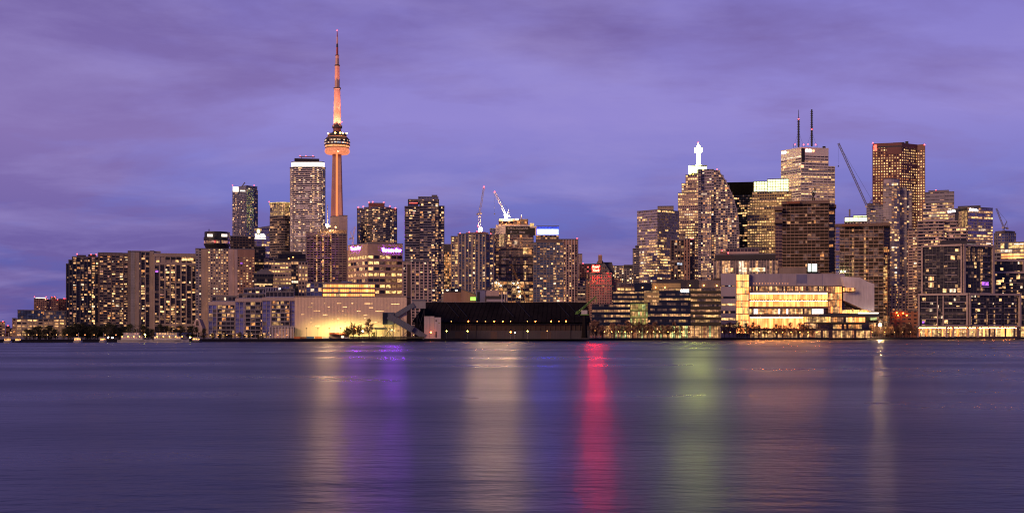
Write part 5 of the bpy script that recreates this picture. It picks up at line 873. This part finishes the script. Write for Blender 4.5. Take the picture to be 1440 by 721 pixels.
B = Bld('mobile_crane', 'yellow telescopic crane boom slanting across the bannered construction tower', 740, 1470, 'crane'); lattice(B.mb('boom', 'yellow_paint'), (X(741, 1470), 1470, Z(424, 1470)), (X(718.5, 1470), 1470, Z(371, 1470)), 1.6, 22, .26); B.block('carrier', 'yellow_paint', 735, 748, 466, 472); B.mb('boom', 'yellow_paint').tube((X(744, 1470), 1470, Z(468, 1470)), (X(741, 1470), 1470, Z(424, 1470)), .9, .9, 4); B.done()
B = Bld('mobile_crane', 'short pale crane boom beside the lower work lights of the bannered construction tower', 703.5, 1475, 'crane'); lattice(B.mb('boom', 'white_steel'), (X(705, 1475), 1475, Z(424, 1475)), (X(700.5, 1475), 1475, Z(386, 1475)), 1.2, 14, .2); B.block('carrier', 'grey_steel', 700, 709, 466, 472); B.mb('boom', 'white_steel').tube((X(705, 1475), 1475, Z(467, 1475)), (X(705, 1475), 1475, Z(424, 1475)), .6, .6, 4); B.done()

# ---------------------------------------------------------------- boats on the left
def boat(label, px0, px1, ywater, decks, cabin=(.12, .9), group=None, hull='hull_white'):
    D = CAMH * F / (ywater - HY); x0, x1 = X(px0, D), X(px1, D); L = x1 - x0; o = Vector(((x0 + x1) / 2, D, 0)); R_ = empty('tour_boat' if decks > 1 else 'motor_boat', o, label, 'boat', group)
    m = MB(); W_ = max(2.4, L * .2); h = 1.5 if decks > 1 else .9; sec = []
    for q, ww, sh in ((0, .8, 0), (.15, 1, 0), (.6, 1, .05), (.85, .7, .25), (1, .06, .6)): sec.append((x0 + L * q, W_ / 2 * ww, sh))
    for (xa, wa, sa), (xb, wb, sb) in zip(sec, sec[1:]): m.hexa([(xa, D - wa * .8, -.3), (xb, D - wb * .8, -.3), (xb, D + wb * .8, -.3), (xa, D + wa * .8, -.3)], [(xa, D - wa, h + sa), (xb, D - wb, h + sb), (xb, D + wb, h + sb), (xa, D + wa, h + sa)])
    m.build('hull', hull, R_, o); w = MB(); c = MB(); wi = MB()
    for d in range(decks):
        a, b = x0 + L * (cabin[0] + d * .06), x0 + L * (cabin[1] - .16 - d * .1); z = h + .05 + d * 2.4; c.box(a, b, D - W_ * .4, D + W_ * .4, z, z + 1.05); c.box(a - .4, b + .6, D - W_ * .45, D + W_ * .45, z + 2.05, z + 2.3); c.box(a + .1, b - .1, D - W_ * .38, D + W_ * .38, z + 1.05, z + 2.05)
        n = max(3, int((b - a) / 1.5))
        for i in range(n):
            u = a + (i + .5) * (b - a) / n; wi.box(u - .55, u + .55, D - W_ * .41 - .03, D - W_ * .38 - .02, z + 1.1, z + 1.95)
    c.build('cabin', 'hull_white', R_, o); wi.build('window', RG.choice(('w3', 'w2', 'pk')), R_, o); m = MB(); m.tube((x0 + L * .55, D, h + decks * 2.3), (x0 + L * .55, D, h + decks * 2.3 + 3), .1); m.build('mast', 'white_steel', R_, o)
    m = MB(); m.box(x0, x1 - L * .2, D - W_ * .5 - .04, D - W_ * .5 + .02, h - .5, h - .25); m.build('rubbing_strake', 'hull_dark', R_, o)
    for i in range(5): bm = MB(); bm.ball((x0 + L * (.15 + .17 * i), D - W_ * .46, h + (2.2 if decks > 1 else 1.0)), .2 if decks > 1 else .1, 0, 6, 4); bm.build('deck_lamp', 'lamp_warm', R_, o)
boat('white two-deck tour boat moored below the brown balcony tower', 166, 214, 481.0, 2)
boat('long white two-deck tour boat moored below the wide concrete apartment slab', 214.5, 266, 481.0, 2, (.06, .95))
boat('small white motor boat near the left edge, bow to the right', 6, 17, 481.7, 1, group=None); boat('small motor boat with a dark hull beside the leftmost white motor boat', 21, 31, 481.6, 1, hull='hull_dark'); boat('small white motor boat below the dark apartment tower', 104, 116, 481.3, 1); boat('dark hulled motor boat moored right of the tour boats, below the pale gabled shed', 270, 284, 481.0, 1, hull='hull_dark'); boat('small white motor boat just left of the two low white quay lamps', 140, 150, 481.2, 1)

# ---------------------------------------------------------------- trees
def tree_meshes(seed, h, kind, mat):
    rnd = random.Random(seed); t = MB(); c = MB(); V = Vector
    if kind == 'dark':
        cl = []
        t.tube((0, 0, 0), (0, 0, h * .45), h * .028, h * .018, 6)
        for i in range(30):
            a, q, z = rnd.uniform(0, 6.28), rnd.random() ** .6, rnd.uniform(-1, 1); k = math.sqrt(max(.05, 1 - z * z)); r = h * .40 * q * k * rnd.uniform(.7, 1.25)
            cl.append(V((r * math.cos(a), r * math.sin(a), h * (.52 + .42 * z))))
        for p in cl:
            t.tube((0, 0, h * rnd.uniform(.2, .45)), p, h * .010, h * .004, 4); w = h * rnd.uniform(.055, .10)
            for i in range(75):
                q = p + V((rnd.gauss(0, w), rnd.gauss(0, w), rnd.gauss(0, w * .8))); n = V((rnd.uniform(-1, 1), rnd.uniform(-1, 1), rnd.uniform(-.3, 1))).normalized(); b = n.orthogonal().normalized(); b.rotate(Matrix.Rotation(rnd.uniform(0, 6.3), 3, n)); e = n.cross(b); s = .2 * rnd.uniform(.6, 1.4)
                c.face([q - b * s, q + e * s * .6, q + b * s, q - e * s * .6])
    else:
        round_ = kind == 'olive'; top = h * (.55 if round_ else .92); t.tube((0, 0, 0), (0, 0, h * .3), h * .024, h * .017, 6); t.tube((0, 0, h * .3), (rnd.uniform(-.3, .3), 0, top), h * .017, h * .004, 5)
        for k in range(64 if round_ else 40):
            z0 = h * rnd.uniform(.14, .5 if round_ else .86); az = rnd.uniform(0, 6.283); el = rnd.uniform(.15, 1.35) if round_ else rnd.uniform(.55, 1.15); L = h * rnd.uniform(.40, .52) if round_ else h * (.46 - .36 * z0 / h) * rnd.uniform(.7, 1.15)
            d = V((math.cos(az) * math.cos(el), math.sin(az) * math.cos(el), math.sin(el))); p = V((0, 0, z0)); q = p + d * L * .55; d2 = (d + V((rnd.uniform(-.4, .4), rnd.uniform(-.4, .4), rnd.uniform(-.1, .5)))).normalized(); e = q + d2 * L * .45
            t.tube(p, q, h * .0085, h * .0055, 4); t.tube(q, e, h * .0055, h * .002, 4)
            for i in range(34):
                f = rnd.uniform(.3, 1) ** .7; u = (p + (q - p) * f / .55) if f < .55 else (q + (e - q) * (f - .55) / .45); a = (d + V((rnd.gauss(0, .7), rnd.gauss(0, .7), rnd.gauss(.2, .6)))).normalized(); b = a.orthogonal().normalized(); b.rotate(Matrix.Rotation(rnd.uniform(0, 6.3), 3, a)); s = rnd.uniform(.4, 1.1); w = .05
                c.face([u, u + a * s * .6 + b * w, u + a * s, u + a * s * .6 - b * w])
    return t.mesh('trunk', ['bark']), c.mesh('crown', [mat])
KIND = {'bare': [tree_meshes(3 + i, 9, 'bare', 'twig') for i in range(4)], 'olive': [tree_meshes(40 + i, 9, 'olive', 'twig_olive') for i in range(2)], 'dark': [tree_meshes(20 + i, 9, 'dark', 'leaf_dark') for i in range(4)]}
def tree(kind, px, D, h, label, group):
    t, c = RG.choice(KIND[kind]); R_ = empty('bare_tree' if kind != 'dark' else 'leafy_tree', (X(px, D), D, GZ - .05), label, 'tree', group, RG.uniform(0, 6.3)); s = h / 9; R_.scale = (s * RG.uniform(.85, 1.2), s * RG.uniform(.85, 1.2), s)
    for nm, me in (('trunk', t), ('crown', c)): o = bpy.data.objects.new(nm, me); COL.objects.link(o); o.parent = R_
def row(kind, px0, px1, n, off, h, label, group):
    for i in range(n):
        px = px0 + (px1 - px0) * (i + RG.uniform(.15, .85)) / n; tree(kind, px, quayD(px) + off + RG.uniform(-3, 8), h * RG.uniform(.75, 1.2), label, group)
row('dark', 36, 80, 9, 30, 8.5, 'dark leafy tree in the clump below the cream warehouse', 'dark trees below the cream warehouse')
row('dark', 88, 184, 20, 45, 9.5, 'dark leafy tree in the long clump below the dark and brown apartment towers', 'dark trees below the apartment towers')
row('dark', 188, 290, 13, 60, 9, 'dark leafy tree behind the tour boats', 'dark trees behind the tour boats'); row('dark', 294, 376, 9, 12, 4.5, 'low dark tree at the foot of the violet glass condominiums', 'low trees below the violet glass condominiums')
tree('olive', 497, 892, 12.5, 'broad round-crowned tree standing against the brightest part of the pale refinery wall', None); tree('bare', 519, 893, 14.5, 'tall sparse bare tree right of the round-crowned one by the refinery wall', None); tree('olive', 505, 893.5, 11, 'smaller olive tree overlapping the right side of the round-crowned one by the refinery wall', None); tree('olive', 489, 893, 9.5, 'low olive tree left of the round-crowned one by the refinery wall', None)
row('bare', 762, 846, 22, 18, 12.5, 'bare brown tree in front of the right end of the long dark shed', 'bare trees in front of the dark shed')
row('bare', 846, 1012, 32, 10, 12.5, 'bare brown promenade tree in front of the dark blue office building', 'bare trees in front of the blue offices'); row('bare', 1014, 1228, 34, 8, 12, 'bare brown promenade tree in front of the golden-floored waterfront building', 'bare trees in front of the golden floors'); row('bare', 1232, 1290, 15, 14, 12, 'bare brown tree in the gap left of the framed condominium', 'bare trees in the gap beside the framed condominium'); row('bare', 1296, 1438, 9, 8, 4.2, 'small bare tree in front of the lit podium of the framed condominium', 'small trees before the lit podium')

# ---------------------------------------------------------------- railings at the quay edge
def railing(px0, px1, label):
    D0, D1 = quayD(px0) + .8, quayD(px1) + .8; fr = Frame((X(px0, D0), D0), (X(px1, D1), D1)); o = empty('railing', (*((fr.a + fr.b) / 2), GZ), label, 'railing'); g = (*((fr.a + fr.b) / 2), GZ)
    m = MB(); n = int(fr.L / 2.2)
    for i in range(n + 1): q = i * fr.L / n; m.fbox(fr, q - .05, q + .05, -.05, .05, GZ + .2, GZ + 1.2)
    tag(m.build('post', 'grey_steel', o, g), kind='stuff'); m = MB()
    for z in (.55, .85, 1.2): m.fbox(fr, 0, fr.L, -.03, .03, GZ + z, GZ + z + .06)
    m.build('rail', 'grey_steel', o, g)
railing(848, 1012, 'thin steel railing at the water edge before the dark blue office building'); railing(1014, 1236, 'thin steel railing at the water edge before the golden-floored building'); railing(1290, 1442, 'thin steel railing at the water edge before the framed condominium')
# ---------------------------------------------------------------- lamps along the quay
def lamp_mesh(h, bulb, mat, arm=0):
    p = MB(); p.tube((0, 0, 0), (0, 0, h), .14, .08, 6); p.tube((0, 0, 0), (0, 0, .6), .26, .2, 6)
    hd = MB(); hd.hexa([(-.3, -.3, h), (.3, -.3, h), (.3, .3, h), (-.3, .3, h)], [(-.18, -.18, h + .3), (.18, -.18, h + .3), (.18, .18, h + .3), (-.18, .18, h + .3)])
    b = MB(); b.ball((0, 0, h - bulb * .8), bulb, 0, 8, 4); return p.mesh('pole', ['grey_steel']), hd.mesh('lamp_head', ['grey_steel']), b.mesh('bulb', [mat])
LM = {}
def slamp(px, D, h, bulb, mat, label, group=None):
    k = (round(h, 1), bulb, mat)
    if k not in LM: LM[k] = lamp_mesh(h, bulb, mat)
    o = empty('street_lamp', (X(px, D), D, GZ), label, 'street lamp', group); hd = None
    for nm, me in zip(('pole', 'lamp_head', 'bulb'), LM[k]):
        c = bpy.data.objects.new(nm, me); COL.objects.link(c); c.parent = o if nm != 'bulb' else hd
        if nm == 'lamp_head': hd = c
slamp(190.8, 850, 3.6, .7, 'lamp_white', 'brightest quay lamp above the first tour boat'); slamp(204, 850, 3.6, .5, 'lamp_yellow', 'lamp right of the brightest one above the first tour boat'); slamp(152, 818, 1.6, .5, 'lamp_white', 'left one of two low bright white lamps at the water left of the tour boats'); slamp(158, 818, 1.6, .5, 'lamp_white', 'right one of two low bright white lamps at the water left of the tour boats'); slamp(267.5, 840, 1.6, .5, 'lamp_yellow', 'low yellow lamp at the right end of the longer tour boat')
slamp(628, 915, 6, .42, 'lamp_yellow', 'yellow-green lamp just right of the pale refinery tower'); slamp(657.5, 915, 6, .42, 'lamp_yellow', 'yellow-green lamp in front of the left half of the long dark shed'); slamp(718, 918, 5.4, .55, 'lamp_orange', 'large orange lamp in front of the middle of the long dark shed'); slamp(724, 918, 4.8, .4, 'lamp_green', 'white-green lamp beside the large orange lamp'); slamp(742, 918, 6, .45, 'lamp_yellow', 'yellow lamp right of the large orange lamp before the dark shed'); slamp(769.5, 920, 6, .28, 'lamp_dim', 'dim lamp at the left edge of the bare trees before the dark shed')
slamp(1237.7, 1150, 13, 1.25, 'lamp_flood', 'dazzling white floodlight mast right of the golden-floored waterfront building'); slamp(510, 890, 6, .5, 'lamp_white', 'bright lamp right of the round-crowned tree at the refinery wall'); slamp(500, 890.5, 7.5, .4, 'lamp_orange', 'orange lamp shining inside the round-crowned tree at the refinery wall')
for px0, px1, st, lab, grp, mt, h in ((40, 186, 13, 'small warm lamp among the dark trees on the left quay', 'lamps on the left quay', 'lamp_dim', 3.2), (296, 412, 12, 'small warm lamp at the foot of the violet glass condominiums', 'lamps below the violet condominiums', 'lamp_dim', 3.0), (524, 594, 14, 'small lamp at the foot of the refinery conveyor', 'lamps under the conveyor', 'lamp_dim', 3.0), (776, 846, 9, 'thin pale pole lamp before the right end of the dark shed', 'pole lamps before the dark shed', 'lamp_dim', 6.5), (850, 1012, 10, 'thin pole lamp on the promenade before the dark blue office building', 'pole lamps before the blue offices', 'lamp_warm', 5.5), (1016, 1228, 11, 'thin pole lamp on the promenade before the golden-floored building', 'pole lamps before the golden floors', 'lamp_warm', 5.2), (1244, 1440, 12, 'thin pole lamp on the promenade before the framed condominium', 'pole lamps before the framed condominium', 'lamp_warm', 5.5)):
    p = px0
    while p < px1: slamp(p, quayD(p) + 5, h, .24, mt, lab, grp); p += st * RG.uniform(.8, 1.2)
# cars before the lit podium
def car_parts(body):
    b = MB(); b.hexa([(-2.2, -.85, .35), (2.2, -.85, .35), (2.2, .85, .35), (-2.2, .85, .35)], [(-2.15, -.82, .9), (2.1, -.82, .85), (2.1, .82, .85), (-2.15, .82, .9)]); b.hexa([(-1.6, -.8, .88), (1.2, -.8, .88), (1.2, .8, .88), (-1.6, .8, .88)], [(-1.2, -.68, 1.5), (.5, -.68, 1.5), (.5, .68, 1.5), (-1.2, .68, 1.5)])
    g = MB()
    for a, c in (((-1.3, -.55), (-.3, -1.05)), ((-.15, -.2), (.75, .35))): g.face([(a[0] - .1, -.80, .95), (c[0] + .2 if c[0] > 0 else -.35, -.80, .95), (c[0] if c[0] > 0 else -.35, -.705, 1.42), (a[0] + .1, -.705, 1.42)])
    return b.mesh('body', [body]), g.mesh('window', ['glass_black'])
wm = MB(); 
wm.hexa([(.33 * math.cos(2 * math.pi * i / 10), .1, .33 * math.sin(2 * math.pi * i / 10)) for i in range(10)], [(.33 * math.cos(2 * math.pi * i / 10), -.1, .33 * math.sin(2 * math.pi * i / 10)) for i in range(10)]); WHEEL = wm.mesh('wheel', ['rubber'])
hl = MB(); hl.ball((0, 0, 0), .16, 0, 6, 4); HEAD = hl.mesh('headlight', ['lamp_white'])
CARS = {k: car_parts(k) for k in ('car_dark', 'car_silver', 'car_red')}
for px, k, lab in ((1376, 'car_dark', 'dark parked car, left end of the line before the lit podium'), (1384, 'car_silver', 'silver parked car just right of the leftmost dark one before the lit podium'), (1393, 'car_dark', 'dark parked car between the silver and the red one before the lit podium'), (1402, 'car_red', 'red parked car before the lit podium'), (1412, 'car_silver', 'silver parked car just right of the red one before the lit podium'), (1421, 'car_dark', 'dark parked car, right end of the line before the lit podium'), (322, 'car_dark', 'dark parked car at the foot of the violet glass condominiums'), (487, 'car_silver', 'pale parked car beside the red roofed quay shed')):
    D = quayD(px) + (8 if px > 600 else 4); o = empty('parked_car', (X(px, D), D, GZ), lab, 'car'); b = bpy.data.objects.new('body', CARS[k][0]); g = bpy.data.objects.new('window', CARS[k][1])
    for c in (b, g): COL.objects.link(c); c.parent = o
    for wx in (-1.35, 1.35):
        for wy in (-.82, .82): w = bpy.data.objects.new('wheel', WHEEL); COL.objects.link(w); w.parent = o; w.location = (wx, wy, .33)

# ---------------------------------------------------------------- ground, quay and water
QP = [(-2600, 760), (-1000, 762)] + [(X(p, quayD(p)), quayD(p)) for p in range(-100, 1541, 60)] + [(1400, 1420), (3000, 1500)]
m = MB(); n = len(QP)
far = [(30000, 1500), (30000, 30000), (-30000, 30000), (-30000, 760)]
m.face([(x, y, GZ) for x, y in QP + far]); tag(m.build('ground', 'paving'), kind='structure')
m = MB()
for (x0, y0), (x1, y1) in zip(QP, QP[1:]): fr = Frame((x0, y0), (x1, y1)); m.fbox(fr, 0, fr.L, -.4, .12, -1.5, GZ - .05); m.fbox(fr, 0, fr.L, -.6, .3, GZ - .04, GZ + .22)
tag(m.build('quay', 'quay_wall'), kind='structure')
def water():
    m, nt, p = _nodes('water'); MATS['water'] = m
    p.inputs['Base Color'].default_value = (.006, .015, .062, 1); p.inputs['IOR'].default_value = 1.18; p.inputs['Specular IOR Level'].default_value = .5
    rip = _noise(nt, (.5, 1.0, 1), 3, .6); mid = _noise(nt, (.07, .2, 1), 3, .55); big = _noise(nt, (.012, .02, 1), 3, .5)
    h = _math(nt, 'ADD', _math(nt, 'MULTIPLY', rip, .5), _math(nt, 'MULTIPLY', mid, 1.0))
    b = nt.nodes.new('ShaderNodeBump'); b.inputs['Strength'].default_value = 1.0; b.inputs['Distance'].default_value = WBUMP; nt.links.new(h, b.inputs['Height']); nt.links.new(b.outputs[0], p.inputs['Normal'])
    nt.links.new(_range(nt, big, .36, .64, WR0, WR1), p.inputs['Roughness'])
    return m
WBUMP, WR0, WR1 = .20, .25, .38
water(); m = MB(); m.face([(-30000, -300, 0), (30000, -300, 0), (30000, 30000, 0), (-30000, 30000, 0)]); tag(m.build('water', 'water'), kind='structure')

# ---------------------------------------------------------------- dusk sky, added warm fill lamp, camera
w = bpy.data.worlds.new('World'); SC.world = w; w.use_nodes = True; nt = w.node_tree; nt.nodes.clear()
def N(t, **k):
    n = nt.nodes.new(t)
    for a, v in k.items(): setattr(n, a, v)
    return n
out = N('ShaderNodeOutputWorld'); bg = N('ShaderNodeBackground'); nt.links.new(bg.outputs[0], out.inputs[0])
tc = N('ShaderNodeTexCoord'); sep = N('ShaderNodeSeparateXYZ'); nt.links.new(tc.outputs['Generated'], sep.inputs[0])
el = sep.outputs['Z']
def ramp(v, stops):
    r = N('ShaderNodeValToRGB'); nt.links.new(v, r.inputs[0]); e = r.color_ramp.elements
    while len(e) < len(stops): e.new(.5)
    for q, (p, c) in zip(e, stops): q.position = p; q.color = (*c, 1)
    return r.outputs[0]
def srgb(r, g, b): return tuple(((c / 255 + .055) / 1.055) ** 2.4 if c > 10 else c / 255 / 12.92 for c in (r, g, b))
elr = _range(nt, el, 0, .5, 0, 1)
clear = ramp(elr, [(0, srgb(92, 84, 158)), (.05, srgb(74, 84, 164)), (.16, srgb(100, 106, 188)), (.34, srgb(146, 134, 208)), (.56, srgb(130, 120, 198)), (.8, srgb(42, 52, 130)), (1, srgb(24, 34, 104))])
cloud = ramp(elr, [(0, srgb(104, 86, 150)), (.15, srgb(110, 95, 164)), (.30, srgb(134, 114, 178)), (.45, srgb(122, 104, 170)), (.58, srgb(108, 92, 158)), (.8, srgb(44, 48, 112)), (1, srgb(24, 32, 96))])
dz = _math(nt, 'ADD', el, .16); px_ = _math(nt, 'DIVIDE', sep.outputs['X'], dz); py_ = _math(nt, 'DIVIDE', sep.outputs['Y'], dz)
cmb = N('ShaderNodeCombineXYZ'); nt.links.new(px_, cmb.inputs[0]); nt.links.new(_math(nt, 'MULTIPLY', py_, .75), cmb.inputs[1])
def cn(scale, detail, rough, loc, dist=0):
    mp = N('ShaderNodeMapping'); mp.inputs['Location'].default_value = loc; mp.inputs['Rotation'].default_value = (0, 0, .25); mp.inputs['Scale'].default_value = scale; nt.links.new(cmb.outputs[0], mp.inputs[0])
    n = N('ShaderNodeTexNoise'); n.inputs['Scale'].default_value = 1; n.inputs['Detail'].default_value = detail; n.inputs['Roughness'].default_value = rough; n.inputs['Distortion'].default_value = dist; nt.links.new(mp.outputs[0], n.inputs[0]); return n.outputs[0]
c1 = cn((.62, 1.0, 1), 6, .58, (3.1, 1.2, 0), .4); c2 = cn((1.8, 3.0, 1), 7, .6, (7.7, 4.1, 0), .3)
mixf = _math(nt, 'ADD', _math(nt, 'ADD', _range(nt, c1, .36, .58, -.1, 1.1), _range(nt, sep.outputs['X'], -.4, .4, .22, -.25)), _range(nt, c2, .3, .7, -.45, .45), True)
mx = N('ShaderNodeMix', data_type='RGBA'); nt.links.new(mixf, mx.inputs[0]); nt.links.new(clear, mx.inputs[6]); nt.links.new(cloud, mx.inputs[7])
# lighter wisps
c3 = cn((1.3, 2.4, 1), 7, .6, (1.7, 9.3, 0), .35); wf = _range(nt, c3, .46, .74, 0, .5)
mx2 = N('ShaderNodeMix', data_type='RGBA'); nt.links.new(wf, mx2.inputs[0]); nt.links.new(mx.outputs[2], mx2.inputs[6]); mx2.inputs[7].default_value = (*srgb(164, 150, 212), 1)
sky = N('ShaderNodeTexSky', sky_type='NISHITA', sun_disc=False); sky.sun_elevation = math.radians(22); sky.sun_rotation = math.radians(180 + 48); sky.air_density = 1.5; sky.ozone_density = 4
ad = N('ShaderNodeMix', data_type='RGBA', blend_type='ADD'); ad.inputs[0].default_value = .002; nt.links.new(mx2.outputs[2], ad.inputs[6]); nt.links.new(sky.outputs[0], ad.inputs[7])
nt.links.new(ad.outputs[2], bg.inputs[0]); bg.inputs[1].default_value = SKY_S if 'SKY_S' in globals() else 1.0
sl = bpy.data.lights.new('sun', 'SUN'); sl.energy = 2.35; sl.color = (1, .58, .36); sl.angle = math.radians(20)  # added warm fill from behind the camera, standing in for city glow
so = bpy.data.objects.new('sun', sl); COL.objects.link(so); d = Vector((math.cos(math.radians(22)) * math.sin(math.radians(48)), math.cos(math.radians(22)) * math.cos(math.radians(48)), -math.sin(math.radians(22)))); so.rotation_euler = d.to_track_quat('-Z', 'Y').to_euler()
cam = bpy.data.cameras.new('camera'); co = bpy.data.objects.new('camera', cam); COL.objects.link(co); co.location = (0, 0, CAMH); co.rotation_euler = (math.pi / 2, 0, 0)
cam.sensor_width = 36; cam.lens = 36 * F / 1440; cam.shift_y = (HY - 360.5) / 1440; cam.clip_start = 1; cam.clip_end = 60000; SC.camera = co
SC.render.resolution_x = 1024; SC.render.resolution_y = 512
vs = SC.view_settings; vs.view_transform = 'Standard'; vs.look = 'None'; vs.exposure = 0; vs.gamma = 1; vs.use_curve_mapping = False
cy = SC.cycles; cy.use_denoising = True; cy.denoiser = 'OPENIMAGEDENOISE'; cy.denoising_input_passes = 'RGB_ALBEDO_NORMAL'; cy.max_bounces = 4; cy.diffuse_bounces = 1; cy.glossy_bounces = 3; cy.sample_clamp_indirect = 6; cy.use_light_tree = True; cy.filter_width = 1.15; cy.caustics_reflective = True
